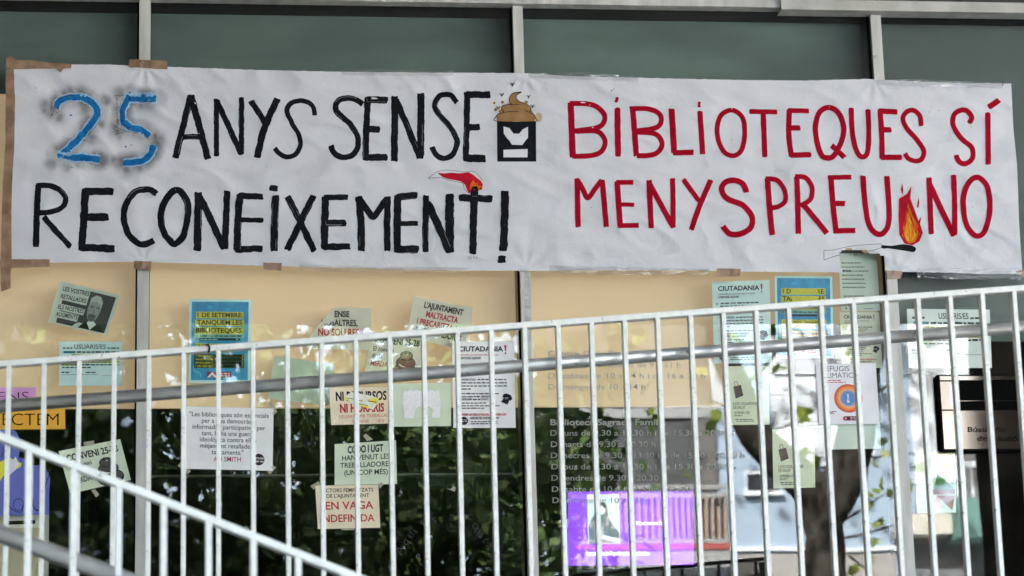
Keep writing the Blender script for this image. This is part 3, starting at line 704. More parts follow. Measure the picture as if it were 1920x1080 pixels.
for u, v, r in ((1742, 210, .9), (1760, 207, .9), (1821, 238, 1.0), (1372, 262, 1), (852, 408, .9), (852, 395, .7), (1824, 388, 1), (1109, 389, .8)):
    m.poly([BW(a, c, .0016) for a, c in circ(u, v, r, r, 6)], M_BLACKPAINT)
m.build('black_specks', ban)

# tape on the banner
def tape(pts, m_=M_TAPE, parent=ban, off=0.004, name='tape_strip', rag=0.8, sub=7, surf=True):
    mb2 = bmesh.new(); P = subdivide(pts, sub)
    vv = [mb2.verts.new((u + rag * noise.noise((u * .3, v * .3, 0)), v + rag * noise.noise((u * .3, v * .3, 5)), 0)) for u, v in P]
    mb2.faces.new(vv); bmesh.ops.triangulate(mb2, faces=mb2.faces[:])
    bmesh.ops.subdivide_edges(mb2, edges=[e for e in mb2.edges if e.calc_length() > 6], cuts=1); bmesh.ops.triangulate(mb2, faces=mb2.faces[:])
    mb2.verts.index_update()
    mb = MB()
    mb.mesh([BW(v.co.x, v.co.y, off + .0012 * noise.noise((v.co.x * .11, v.co.y * .11, 2))) for v in mb2.verts], [tuple(v.index for v in f_.verts) for f_ in mb2.faces], m_)
    mb2.free()
    return mb.build(name, parent, smooth=True)
tape([(12, 108), (22, 104), (30, 112), (60, 113), (92, 117), (134, 120), (133, 128), (118, 129), (114, 136), (105, 128), (60, 129), (25, 130), (10, 127)])
tape([(242, 111), (313, 114), (314, 130), (241, 126)])
tape([(11, 130), (26, 128), (28, 187), (27, 267), (22, 360), (21, 420), (22, 490), (20, 515), (20, 540), (2, 547), (1, 500), (3, 420), (5, 340), (10, 270)], off=.0055)
tape([(-5, 486), (93, 486), (93, 500), (20, 503), (-5, 500)], off=.0075)
tape([(251, 489), (284, 490), (283, 508), (251, 503)])
tape([(494, 492), (528, 493), (527, 508), (494, 505)])
tape([(1345, 503), (1389, 504), (1387, 518), (1344, 519)])
tape([(1661, 507), (1692, 508), (1690, 523), (1664, 523)])
tape([(1903, 509), (1925, 505), (1925, 522), (1912, 516)])
# clear tape: glossy strips along the edges
M_CLEAR = bpy.data.materials.new('clear_tape'); M_CLEAR.use_nodes = True
N_ = M_CLEAR.node_tree.nodes; L_ = M_CLEAR.node_tree.links; N_.remove(N_['Principled BSDF'])
tr = N_.new('ShaderNodeBsdfTransparent'); tr.inputs[0].default_value = (.93, .93, .93, 1); gl = N_.new('ShaderNodeBsdfGlossy'); gl.inputs['Roughness'].default_value = .16
tc = N_.new('ShaderNodeTexCoord'); n1 = N_.new('ShaderNodeTexNoise'); n1.inputs['Scale'].default_value = 45; mp = N_.new('ShaderNodeMapping'); mp.inputs['Scale'].default_value = (.35, 1, 1.4)
bp = N_.new('ShaderNodeBump'); bp.inputs['Strength'].default_value = 1.0; bp.inputs['Distance'].default_value = .02
mx = N_.new('ShaderNodeMixShader'); mx.inputs[0].default_value = .15
L_.new(tc.outputs['Object'], mp.inputs[0]); L_.new(mp.outputs[0], n1.inputs[0]); L_.new(n1.outputs[0], bp.inputs['Height']); L_.new(bp.outputs[0], gl.inputs['Normal'])
L_.new(tr.outputs[0], mx.inputs[1]); L_.new(gl.outputs[0], mx.inputs[2]); L_.new(mx.outputs[0], N_['Material Output'].inputs[0])
for pts in ([(990, 136), (1100, 136), (1198, 143), (1198, 152), (1100, 150), (992, 146)], [(1330, 505), (1030, 497), (1030, 512), (1100, 515), (1330, 516)], [(1640, 150), (1700, 148), (1880, 155), (1880, 166), (1700, 162), (1645, 160)], [(1720, 502), (1840, 504), (1915, 502), (1915, 528), (1840, 524), (1720, 522)], [(640, 130), (850, 131), (850, 142), (640, 141)], [(560, 496), (700, 500), (880, 502), (880, 513), (700, 512), (560, 507)]):
    tape(pts, M_CLEAR, off=.0045, name='clear_tape_strip', rag=2.0)
m = MB(); m.poly([W(u, v, -.0312) for u, v in ((982, 508), (994.5, 508), (997, 640), (985, 640))], M_CLEAR); m.build('clear_tape_strip', ban)
m = MB(); m.poly([W(u, v, -.0315) for u, v in ((1634, 104), (1645, 103), (1641, 111))], M_MASK); m.build('torn_tape', lib)

# ------------------------------------------------------------------ posters and notices
class Sheet:
    def __init__(s, name, label, cat, TL, TR, BR, BL, Y, col, group='notices stuck on the library glass', curl=0.0, outline=None, tex=None, seed=1):
        s.c = (TL, TR, BR, BL); s.Y = Y; s.k = 0; s.curl = curl; s.seed = seed
        s.t = thing(name, label, cat, tuple(s.P(0.5, 1.0)), group)
        s.parts = {}
        m = MB(); mm = tex or paper(col)
        if outline: m.poly([s.P(u, v) for u, v in outline], mm)
        else:
            n = 8
            for i in range(n):
                for j in range(n):
                    m.poly([s.P(i / n, (j + 1) / n), s.P((i + 1) / n, (j + 1) / n), s.P((i + 1) / n, j / n), s.P(i / n, j / n)], mm)
        s.sheet = m.build('sheet', s.t)
    def px(s, u, v):
        (a, b, c, d) = s.c
        return tuple(a[i] * (1 - u) * (1 - v) + b[i] * u * (1 - v) + c[i] * u * v + d[i] * (1 - u) * v for i in (0, 1))
    def P(s, u, v, off=0.0):
        x, y = s.px(u, v)
        w = 0.0005 * math.sin(u * 5 + s.seed) * math.sin(v * 4 + s.seed * 2) - abs(s.curl) * ((2 * abs(u - .5)) ** 4 * (2 * abs(v - .5)) ** 4 + 0.25 * (v ** 6))
        return W(x, y, s.Y + w - off)
    def mb(s, part):
        return s.parts.setdefault(part, MB())
    def off(s):
        s.k += 1; return 0.0005 + s.k * 0.00009
    def poly(s, pts, c, part='picture'):
        o = s.off(); s.mb(part).poly([s.P(u, v, o) for u, v in pts], c if not isinstance(c, tuple) else ink(c)); return s
    def rect(s, u0, v0, u1, v1, c, part='picture'):
        return s.poly([(u0, v0), (u0, v1), (u1, v1), (u1, v0)], c, part)
    def ell(s, u, v, ru, rv, c, part='picture', n=20):
        return s.poly(circ(u, v, ru, rv, n), c, part)
    def text(s, t, u0, u1, v, cap, c, bold=0.0, slope=0.0, part='lettering'):
        o = s.off(); g = text_geo(t, bold)
        s.mb(part).mesh([s.P(u0 + x * (u1 - u0), v + slope * x - y * cap, o) for x, y in g[0]], g[1], ink(c)); return s
    def bars(s, u0, u1, v, h, c, seed=0, part='small_print'):
        rng = random.Random(seed + int(v * 1000)); u = u0; o = s.off(); m = s.mb(part)
        while u < u1 - .01:
            w = min(rng.uniform(.03, .09), u1 - u)
            m.poly([s.P(u, v - h * rng.uniform(.75, 1.0), o), s.P(u, v, o), s.P(u + w, v, o), s.P(u + w, v - h * rng.uniform(.75, 1.0), o)], ink(c))
            u += w + .014
        return s
    def stroke(s, pts, w, c, part='drawing'):
        """pts in photo pixels"""
        o = s.off(); vs_, fs_ = ribbon(pts, w, .05, 1.5, seed=s.k, ragged=False)
        s.mb(part).mesh([W(x, y, s.Y - o - .0003) for x, y in vs_], fs_, ink(c)); return s
    def pxpoly(s, pts, c, part='picture', extra=0.0):
        o = s.off(); s.mb(part).poly([W(x, y, s.Y - o - .0003 - extra) for x, y in pts], c if not isinstance(c, tuple) else ink(c)); return s
    def tape(s, pts, m_=None):
        s.k += 1; m = MB(); m.poly([W(x, y, s.Y - .0022 - s.k * .00005) for x, y in pts], m_ or M_MASK); m.build('tape_strip', s.t); return s
    def done(s):
        for k, m in s.parts.items(): m.build(k, s.t)
        return s.t

YI, YO = 0.017, -0.0035
BLK = (28, 30, 32); RED = (178, 30, 42); GRN = (163, 184, 160); DGRN = (36, 46, 38)

s = Sheet('tilted_notice', 'tilted pale green notice with a black and white portrait, LES VOSTRES RETALLADES', 'notice', (111.8, 526.2), (225, 554), (199.6, 629.3), (89.6, 604.4), YI, (176, 198, 174), seed=2)
s.poly([(.53, .07), (.95, .07), (.95, .96), (.13, .96), (.13, .42), (.53, .42)], (44, 56, 46))
for a, b_, c_, d_ in ((.11, .26, .53, .41), (.105, .51, .53, .66), (.105, .68, .46, .84)): s.rect(a, b_, c_, d_, (176, 198, 174))
s.poly([(.50, .96), (.58, .80), (.70, .76), (.86, .82), (.93, .96)], (30, 36, 30)).poly([(.62, .80), (.70, .96), (.78, .80), (.72, .74), (.66, .74)], (190, 205, 190))
s.ell(.672, .47, .105, .30, (120, 136, 120)).poly([(.57, .40), (.575, .22), (.64, .13), (.72, .14), (.775, .26), (.775, .42), (.75, .33), (.70, .28), (.62, .29), (.585, .35)], (150, 166, 150))
s.rect(.60, .40, .655, .43, (50, 60, 52)).rect(.695, .40, .75, .43, (50, 60, 52)).poly([(.665, .42), (.66, .55), (.70, .55)], (95, 110, 96)).poly([(.60, .60), (.67, .57), (.74, .60), (.72, .72), (.67, .77), (.62, .72)], (70, 82, 72)).rect(.635, .625, .71, .645, (35, 42, 36))
for t, u1, v, c_ in (('LES VOSTRES', .52, .205, .10), ('RETALLADES:', .52, .385, .10), ('ELS NOSTRES', .52, .635, .10), ('AUGMENTS', .45, .81, .10)): s.text(t, .09, u1, v, c_, (30, 38, 32), .02, -.02)
s.done()

def usuaris(TL, TR, BR, BL, Y, label, c, seed):
    s = Sheet('users_notice', label, 'notice', TL, TR, BR, BL, Y, c, seed=seed)
    d = (38, 52, 52)
    s.text('USUARIS/ES', .24 if seed == 3 else .38, .74, .165, .10, d, .012)
    s.bars(.06, .21, .165, .035, d, 1).bars(.76, .95, .165, .035, d, 2)
    s.rect(.07, .215, .26, .265, (20, 110, 125)).bars(.28, .95, .255, .04, d, 3)
    s.rect(.19, .28, .72, .325, (185, 195, 50)).bars(.2, .7, .32, .03, (90, 95, 30), 4)
    s.bars(.05, .95, .385, .035, d, 5)
    s.rect(.04, .435, .96, .485, (185, 195, 50)).bars(.06, .94, .48, .032, (90, 95, 30), 6)
    s.rect(.04, .50, .30, .545, (185, 195, 50)).bars(.05, .95, .54, .035, d, 7).bars(.05, .50, .60, .03, d, 8)
    s.bars(.04, .16, .71, .03, d, 9).bars(.42, .58, .71, .03, d, 10)
    s.rect(.04, .745, .62, .752, d).rect(.68, .77, .92, .776, d)
    return s.done()
usuaris((110.7, 640.4), (229.3, 640.4), (229.3, 723.3), (110.7, 723.3), YI, 'pale blue-green USUARIS/ES notice with yellow highlighting on the left cream board', (180, 212, 206), 3)
usuaris((1700.3, 579), (1855.8, 580.4), (1860, 690), (1704, 690), YI, 'pale USUARIS/ES notice inside the door glass right of the last frame', (196, 208, 200), 4)

M_POSTBLUE = mat('poster_blue', (0.008, 0.24, 0.50), 0.6, col2=(0.03, 0.38, 0.66), scale=34, stretch=(1, 1, .6))
def september(TL, TR, BR, BL, label, seed):
    s = Sheet('strike_poster', label, 'poster', TL, TR, BR, BL, YI, (165, 212, 222), 'blue and yellow strike posters', seed=seed)
    s.rect(.04, .03, .96, .965, M_POSTBLUE)
    Yl = (186, 182, 42); dk = (36, 42, 20)
    rng = random.Random(3)
    for _ in range(14):
        u, v = rng.uniform(.06, .85), rng.uniform(.05, .9); s.rect(u, v, u + rng.uniform(.02, .09), v + rng.uniform(.01, .06), (40, 150, 200))
    s.stroke([s.px(.07, .80), s.px(.10, .86), s.px(.18, .88), s.px(.20, .93)], 1.2, (90, 180, 210))
    for a, b_, c_, d_ in ((.11, .15, .88, .228), (.10, .243, .89, .318), (.09, .332, .88, .415)): s.rect(a, b_, c_, d_, Yl)
    s.rect(.09, .417, .89, .46, (100, 165, 150))
    s.text('1 DE SETEMBRE:', .135, .865, .213, .052, dk, .026).text('TANQUEM LES', .13, .86, .303, .055, dk, .024).text('BIBLIOTEQUES', .11, .855, .398, .056, dk, .024)
    s.bars(.11, .87, .447, .018, (40, 70, 60), 1).rect(.17, .466, .83, .492, (20, 36, 40)).bars(.19, .8, .486, .013, (120, 170, 170), 2)
    s.rect(.11, .53, .88, .588, Yl).rect(.10, .59, .70, .635, Yl)
    s.text('18 SETEMBRE, TANQUEM LES', .14, .86, .572, .03, dk, .02).text('BIBLIOTEQUES DE TOT CATALUNYA', .11, .86, .622, .028, dk, .02)
    for k, t in enumerate(('A BIBLIOTEQUES DE BARCELONA ESTEM EN', 'VAGA INDEFINIDA DES DEL 08 DE MAIG', 'PER RECLAMAR CONDICIONS LABORALS DIGNES', 'I UN SERVEI PÚBLIC DE QUALITAT')):
        v = .69 + k * .042; s.rect(.09, v - .034, .90, v + .006, (24, 36, 20)); s.text(t, .11, .88, v - .004, .022 if k < 3 else .026, (186, 182, 52), .014)
    s.rect(.30, .868, .69, .935, (140, 38, 52)).poly([(.30, .935), (.385, .868), (.47, .935), (.43, .935), (.385, .90), (.34, .935)], (215, 215, 220)).text('CGT', .345, .43, .933, .022, (230, 230, 235), .02).bars(.50, .67, .897, .018, (210, 190, 200), 4).bars(.50, .67, .922, .016, (210, 190, 200), 5)
    return s.done()
september((355, 560.7), (470.7, 561.7), (469, 718), (353.3, 718), 'blue strike poster with yellow strips, whole, on the cream board left of centre', 1)
september((1452.4, 516.7), (1560.4, 517.7), (1563.5, 672), (1455, 672), 'blue strike poster with yellow strips washed out by reflection, right of CIUTADANIA sheet', 2)

def ciutadania(TL, TR, BR, BL, Y, label, c, seed, full):
    s = Sheet('citizens_notice', label, 'notice', TL, TR, BR, BL, Y, c, 'CIUTADANIA notices', seed=seed)
    d = (30, 32, 42); r = (172, 36, 58)
    s.text('CIUTADANIA', .10, .82, .115, .056, d, .03)
    s.poly([(.838, .045), (.875, .045), (.865, .115), (.85, .115)], r, 'lettering').ell(.857, .138, .015, .011, r, 'lettering', 10)
    s.text('DEFENSEM LES NOSTRES BIBLIOTEQUES', .10, .74, .165, .017, r if full else d, .005).text('COM PODEU AJUDAR?', .10, .46, .205, .026, d, .025)
    s.text('1', .07, .085, .285, .026, r if full else d)
    s.bars(.14, .30, .275, .016, d, 1).text('QUEIXA', .31, .41, .277, .02, d, .03).bars(.43, .80, .275, .016, d, 2).bars(.13, .68, .31, .016, d, 3).bars(.13, .62, .345, .016, d, 4)
    s.text('2', .075, .09, .452, .026, r)
    s.text('XARXES SOCIALS', .14, .37, .452, .022, d, .03).bars(.40, .86, .448, .014, d, 5).bars(.14, .87, .486, .014, d, 6).bars(.14, .87, .522, .014, d, 7).bars(.14, .29, .557, .014, d, 8)
    s.text('3', .075, .09, .61, .026, r)
    s.bars(.14, .75, .61, .014, d, 9).bars(.14, .43, .645, .014, d, 10).text('SAMARRETA', .45, .62, .648, .022, d, .03).text('DEFENSEM', .14, .30, .68, .022, d, .03).bars(.32, .44, .678, .014, d, 11).text('DONACIÓ', .45, .57, .68, .022, d, .03)
    s.bars(.14, .53, .718, .012, d, 12).bars(.14, .76, .75, .012, d, 13).bars(.14, .50, .778, .012, d, 14)
    s.poly([(.815, .612), (.86, .602), (.93, .622), (.955, .665), (.92, .69), (.905, .68), (.875, .732), (.775, .70), (.82, .652), (.795, .64)], (26, 28, 38)).bars(.83, .90, .655, .006, (150, 150, 160), 15).bars(.83, .89, .668, .006, (150, 150, 160), 16)
    s.text('DEFENSEM LES BIBLIOTEQUES, DEFENSEM-LES!', .06, .85, .857, .024, r, .03)
    s.ell(.165, .918, .072, .047, (40, 30, 38)).bars(.11, .22, .912, .01, (190, 180, 185), 17).bars(.11, .22, .93, .01, (190, 180, 185), 18)
    s.text('GRÀCIES PEL VOSTRE SUPORT', .27, .74, .898, .024, d, .03).bars(.28, .72, .933, .012, d, 19).bars(.28, .72, .957, .012, d, 20)
    return s.done()
ciutadania((847.5, 640), (964, 640), (967, 802), (850.3, 802.5), YO, 'white CIUTADANIA sheet with a black T-shirt drawing, left of the middle frame', (205, 206, 214), 1, True)
ciutadania((1335, 528), (1443, 525), (1447, 680), (1339, 682), YI, 'pale blue-green CIUTADANIA sheet below brown tape, left of the second blue poster', (176, 204, 198), 2, False)
ciutadania((1574, 585), (1648.5, 585.4), (1655, 690), (1580, 690), YI + .003, 'small olive CIUTADANIA sheet under the long notice, beside the right frame', (182, 188, 164), 3, False)

PB = (198, 190, 168)
s = Sheet('folded_corner_notice', 'beige NO SOU RES notice with its upper left corner folded over', 'notice', (581.7, 575.5), (696, 577), (695, 656.7), (581.7, 654), YI, PB, outline=[(.392, .0), (1, 0), (1, 1), (0, 1), (.0, .74), (.02, .66), (.09, .51)], seed=5)
s.text('SENSE', .34, .645, .225, .135, BLK, .035).text('NOSALTRES,', .18, .78, .435, .14, BLK, .03).text('NO SOU RES!!', .13, .865, .675, .17, (186, 34, 44), .035)
s.poly([(.392, .0), (.40, .17), (.392, .33), (.27, .385), (.16, .44), (.09, .51)], (204, 198, 178), 'folded_corner')
s.done()
s = Sheet('council_notice', 'tilted beige notice L\'AJUNTAMENT MALTRACTA in black and red above the railing', 'notice', (777, 554.6), (888.3, 577.5), (872, 656), (761, 633), YI, PB, seed=6)
s.text("L'AJUNTAMENT", .19, .845, .222, .135, BLK, .035).text('MALTRACTA', .25, .79, .425, .135, RED, .035).text('I PRECARITZA', .127, .735, .625, .135, RED, .035).text('LES', .77, .93, .63, .135, BLK, .035).text('TREBALLADORES', .13, .90, .83, .135, BLK, .035)
s.done()
s = Sheet('blank_sheet', 'blank pale green sheet, tilted, half behind the handrail on the cream board', 'sheet', (513.7, 667), (627.5, 682.5), (616, 760), (503, 747), YI, (168, 194, 158), seed=7); s.done()
s = Sheet('blank_sheet', 'blank pale green sheet hanging below the square REFUGIS CLIMÀTICS poster', 'sheet', (1556.5, 792), (1650, 790), (1652, 841), (1557.5, 843), YI, (186, 208, 190), seed=8); s.done()

def swirl(s, u, v, k, c, dk, hl):
    for a, b_, ru, rv in ((0, .20, .215, .185), (-.005, -.01, .165, .145), (-.01, -.175, .105, .10)):
        s.ell(u + a, v + b_, (ru + .014) * k, (rv + .020) * k, dk, 'drawing', 24).ell(u + a, v + b_, ru * k, rv * k, c, 'drawing', 24)
    s.poly([(u - .06 * k, v - .24), (u - .01, v - .34), (u - .03, v - .29), (u + .06 * k, v - .25), (u + .04 * k, v - .21), (u - .04 * k, v - .21)], dk, 'drawing').poly([(u - .04 * k, v - .235), (u - .005, v - .295), (u + .04 * k, v - .235)], c, 'drawing')
    s.poly([(u - .12 * k, v + .02), (u - .05 * k, v + .07), (u + .0, v + .075), (u - .0, v + .095), (u - .06 * k, v + .09), (u - .13 * k, v + .04)], hl, 'drawing').poly([(u - .03 * k, v - .2), (u + .02, v - .225), (u + .015, v - .2)], hl, 'drawing').poly([(u - .05 * k, v + .25), (u + .05, v + .27), (u + .05, v + .285), (u - .05 * k, v + .27)], hl, 'drawing')
s = Sheet('agreement_notice', 'beige CONVENI 25-28 notice with a brown swirl drawing, crossed by the handrail', 'notice', (697.5, 621), (797, 632), (787, 712), (683, 701), YI + .003, PB, 'CONVENI 25-28 notices', seed=9)
s.text('CONVENI 25-28', .084, .914, .255, .145, BLK, .028, -.02).text('El conveni', .08, .46, .44, .105, BLK, .012).text('de la', .08, .27, .60, .105, BLK, .012).text('MERDA', .08, .39, .79, .125, RED, .02)
swirl(s, .715, .66, 1.0, (128, 76, 68), (36, 26, 26), (215, 200, 195)); s.done()
s = Sheet('agreement_notice', 'pale green CONVENI 25-28 notice with a dark grey swirl drawing, tilted, behind the stair railing', 'notice', (109.8, 846), (225.3, 823.2), (245.3, 899.6), (132, 926), YO, (188, 208, 172), 'CONVENI 25-28 notices', curl=.010, seed=10)
s.text('CONVENI 25-28', .09, .93, .27, .15, (40, 44, 40), .028).text('El conveni', .09, .46, .44, .10, (40, 44, 40), .012).text('de la', .09, .28, .60, .10, (40, 44, 40), .012).text('MERDA', .09, .40, .80, .125, (40, 44, 40), .02)
swirl(s, .70, .64, .95, (72, 74, 68), (34, 36, 34), (190, 200, 180)); s.tape([(156.6, 829), (176, 826), (177, 834), (158, 837)]).tape([(171, 919), (178, 917), (186, 927), (180, 932)]); s.done()

s = Sheet('resources_notice', 'beige NI RECURSOS notice with red handwriting and a torn yellow sticker', 'notice', (617.4, 727), (732, 725), (731, 794), (621, 797), YO, (208, 194, 164), curl=.005, seed=11)
s.text('NI RECURSOS', .10, .94, .35, .235, BLK, .035).text('NI HORARIS', .16, .90, .665, .22, RED, .035)
s.text('USUARIS AMB TREBALLAD', .14, .99, .83, .085, (176, 52, 52), -.008, -.02).text('SENSE    /ES', .36, .90, .96, .085, (176, 52, 52), -.008)
q = lambda pts: [(480 + x / 4, 540 + y / 4) for x, y in pts]
s.pxpoly(q([(668, 812), (720, 780), (760, 790), (830, 800), (925, 826), (908, 870), (880, 916), (830, 895), (760, 880), (705, 850)]), (205, 204, 190), 'torn_sticker')
s.pxpoly(q([(830, 832), (925, 824), (908, 872), (840, 850)]), (222, 208, 60), 'torn_sticker').pxpoly(q([(668, 812), (690, 820), (700, 852), (672, 832)]), (222, 208, 60), 'torn_sticker').pxpoly(q([(775, 870), (850, 890), (840, 902), (772, 882)]), (222, 208, 60), 'torn_sticker')
s.stroke(q([(690, 825), (740, 835), (800, 850)]), 1.0, (60, 60, 55)).stroke(q([(840, 848), (905, 856)]), 1.6, (90, 90, 40)).stroke(q([(770, 866), (840, 884)]), 1.0, (70, 70, 60))
s.done()
s = Sheet('torn_paper_notice', 'green sheet carrying a torn scrap of white ruled paper, left of the white CIUTADANIA sheet', 'notice', (735, 719), (845.7, 717.3), (845.7, 799), (736, 800), YO + .0007, (182, 204, 168), seed=12)
s.pxpoly(q([(1105, 782), (1118, 770), (1135, 778), (1160, 760), (1178, 776), (1205, 762), (1225, 774), (1262, 756), (1285, 774), (1312, 764), (1340, 776), (1372, 762), (1378, 790), (1384, 850), (1380, 976), (1318, 972), (1324, 905), (1292, 886), (1240, 884), (1214, 890), (1196, 905), (1186, 978), (1113, 976), (1109, 905), (1096, 850), (1103, 830)]), (206, 208, 208), 'torn_scrap', .001)
for k in range(6):
    y = 800 + k * 18 + (k > 3) * 8
    if k < 4: s.stroke(q([(1115, y), (1200, y - 3), (1290, y + 2), (1370, y - 2)]), .6, (150, 152, 155), 'ruled_lines')
for x in (1128, 1145, 1162, 1335, 1352): s.stroke(q([(x, 905), (x + 4, 925), (x - 1, 945)]), .7, (130, 132, 140), 'ruled_lines')
s.done()
s = Sheet('quotation_sheet', 'white quotation sheet signed ALI SMITH in red, taped at four corners', 'notice', (348, 761.7), (513, 765.7), (511, 882.7), (347, 879), YO, (208, 208, 212), curl=.004, seed=13)
GR = (62, 64, 72)
for t, a, b_, v in (('"Les biblioteques són essencials', .045, .945, .155), ('per a una democràcia', .185, .80, .255), ('informada i participativa; per', .08, .91, .355), ('tant, hi ha una guerra', .185, .79, .455), ('ideològica contra elles', .165, .81, .555), ('mitjançant retallades i', .17, .80, .655), ('tancaments."', .30, .665, .755)): s.text(t, a, b_, v, .073, GR, .007)
s.text('ALI SMITH', .325, .635, .868, .078, (150, 34, 70), .004).ell(.84, .825, .066, .094, (48, 34, 42)).text('DEFENSEM', .79, .895, .82, .03, (200, 190, 195), .02).rect(.79, .832, .895, .836, (150, 120, 130)).bars(.79, .895, .868, .022, (190, 180, 185), 3)
for pts in ([(337, 769), (346, 757), (352, 762), (343, 776)], [(503, 757), (508, 752), (520, 772), (513, 778)], [(333, 873), (341, 865), (349, 874), (342, 881)], [(346, 882), (353, 877), (358, 884), (351, 889)], [(501, 884), (512, 872), (517, 877), (506, 890)]): s.tape(pts)
s.done()
s = Sheet('unions_notice', 'pale green CCOO I UGT notice above the EN VAGA INDEFINIDA one', 'notice', (627.5, 833), (742.5, 825.5), (744.5, 907.5), (627.5, 909.5), YO, (184, 206, 172), curl=.007, seed=14)
D2 = (46, 54, 48)
s.text('CCOO I UGT', .21, .79, .235, .165, D2, .04).text('HAN VENUT LES', .12, .89, .41, .12, D2, .014).text('TREBALLADORES', .09, .92, .585, .12, D2, .014).text('(UN COP MÉS)', .155, .855, .765, .12, D2, .014); s.tape([(681, 817), (686, 813), (699, 824), (688, 827)]); s.done()
s = Sheet('strike_notice', 'beige EN VAGA INDEFINIDA notice in red letters, lowest of the taped group', 'notice', (591, 910.7), (709.5, 908.7), (713, 989.5), (596, 992), YO - .001, (210, 196, 166), curl=.004, seed=15)
s.text('SECTORS FEMINITZATS', .09, .915, .155, .085, BLK, .01).text("DE L'AJUNTAMENT", .17, .845, .285, .085, BLK, .01).text('EN VAGA', .145, .905, .555, .18, (184, 42, 46), .014).text('INDEFINIDA', .055, .915, .845, .17, (184, 42, 46), .014)
s.tape([(582, 911), (597, 902), (601, 909), (588, 918)]).tape([(709, 907), (716, 904), (719, 909), (712, 916)]).tape([(640, 991), (664, 990), (664, 994), (641, 994)]); s.done()

# square poster with the thermometer disc
s = Sheet('square_poster', 'square light grey REFUGIS CLIMÀTICS poster with an orange and blue thermometer disc', 'poster', (1529, 682), (1642, 681), (1649.5, 794.5), (1536, 796), YO, (200, 200, 206), seed=16)
s.text('REFUGIS', .095, .555, .125, .085, (52, 52, 60), -.006).text('CLIMÀTICS', .095, .66, .235, .085, (52, 52, 60), -.006).bars(.10, .40, .285, .016, RED, 1).bars(.10, .48, .315, .016, RED, 2)
for k, (r, c_) in enumerate(((.235, (196, 74, 50)), (.222, (206, 88, 50)), (.205, (218, 108, 54)), (.185, (226, 128, 62)), (.165, (226, 146, 86)), (.147, (190, 150, 130)), (.132, (120, 134, 164)), (.115, (88, 124, 178)), (.09, (78, 118, 178)))): s.ell(.51, .575, r, r, c_, 'disc', 36)
s.poly(circ(.505, .625, .022, .022, 12), (200, 215, 235), 'disc').rect(.493, .505, .517, .62, (200, 215, 235), 'disc').rect(.499, .52, .511, .625, (90, 126, 180), 'disc')
s.bars(.15, .30, .795, .012, BLK, 3).bars(.15, .24, .812, .012, BLK, 4).bars(.15, .26, .83, .012, BLK, 5)
s.ell(.43, .905, .03, .035, (150, 34, 60)).rect(.43, .87, .68, .94, (92, 36, 52)).ell(.68, .905, .03, .035, (70, 36, 48)).ell(.445, .905, .018, .02, (215, 120, 150)).bars(.52, .66, .90, .014, (200, 180, 185), 6).bars(.52, .62, .922, .012, (200, 180, 185), 7); s.done()

def bag(TL, TR, BR, BL, label, seed):
    s = Sheet('bag_notice', label, 'notice', TL, TR, BR, BL, YI, (196, 208, 172), 'olive bag notices', seed=seed)
    s.poly([(.14, .345), (.32, .315), (.38, .50), (.19, .55)], (64, 52, 66)).stroke([s.px(.19, .34), s.px(.17, .28), s.px(.22, .26), s.px(.26, .33)], 1.0, (64, 52, 66))
    d = (72, 78, 66)
    s.text('LOS COUPONS', .13, .72, .66, .05, d, .01).text('DE SALUT', .13, .42, .725, .05, d, .01).text('ATENEU DE', .155, .52, .815, .045, d, .01).bars(.16, .34, .85, .016, d, 1).bars(.17, .60, .915, .016, d, 2).bars(.20, .62, .945, .016, d, 3)
    return s.done()
bag((1363.5, 687), (1441, 686), (1443, 796), (1365.5, 797), 'olive notice with a small dark shopping bag, higher one by the cream board edge', 1)
bag((1448, 805), (1527, 803), (1528.5, 914), (1450, 916), 'lower olive notice seen over the reflected tree trunk', 2)
s = Sheet('long_notice', 'long pale green notice showing through the hole torn in the banner', 'notice', (1572, 474), (1644, 474), (1650, 583), (1577, 583), YI, (170, 192, 168), seed=17)
d = (96, 108, 96)
s.poly([(.0, -.04), (.6, -.05), (.66, .01), (.02, .012)], (88, 98, 90)).rect(.28, .032, .40, .036, d).rect(.48, .032, .62, .036, d).rect(.405, .015, .47, .058, (50, 56, 50)).rect(.418, .024, .457, .049, (170, 192, 168))  # first dark patch paints the shade at the banner tear, the rest is print
for k, (a, b_, v) in enumerate(((.07, .58, .185), (.07, .68, .255), (.07, .76, .325), (.07, .62, .395), (.07, .64, .465), (.07, .68, .535), (.07, .66, .605), (.08, .62, .755))): s.bars(a, b_, v, .024, d if k != 2 else d, k)
s.bars(.07, .30, .325, .03, (40, 46, 40), 9).ell(.14, .955, .03, .02, d).bars(.60, .82, .965, .014, d, 12); s.done()
s = Sheet('triangles_poster', 'poster of green, yellow and red triangles low on the door glass', 'poster', (1716, 847), (1790, 846), (1793, 961), (1719, 962), YI, (226, 222, 196), seed=18)
s.rect(.3, .02, .98, .28, (226, 220, 150)).poly([(.40, .60), (.72, .28), (.98, .50), (.98, .60)], (150, 195, 150)).poly([(.45, .62), (.55, .36), (.98, .62)], (70, 140, 80)).rect(.40, .62, .98, .70, (132, 72, 62)).poly([(.42, .92), (.55, .70), (.70, .92)], (225, 160, 150)).poly([(.52, .72), (.98, .72), (.90, .96)], (150, 60, 58)); s.done()

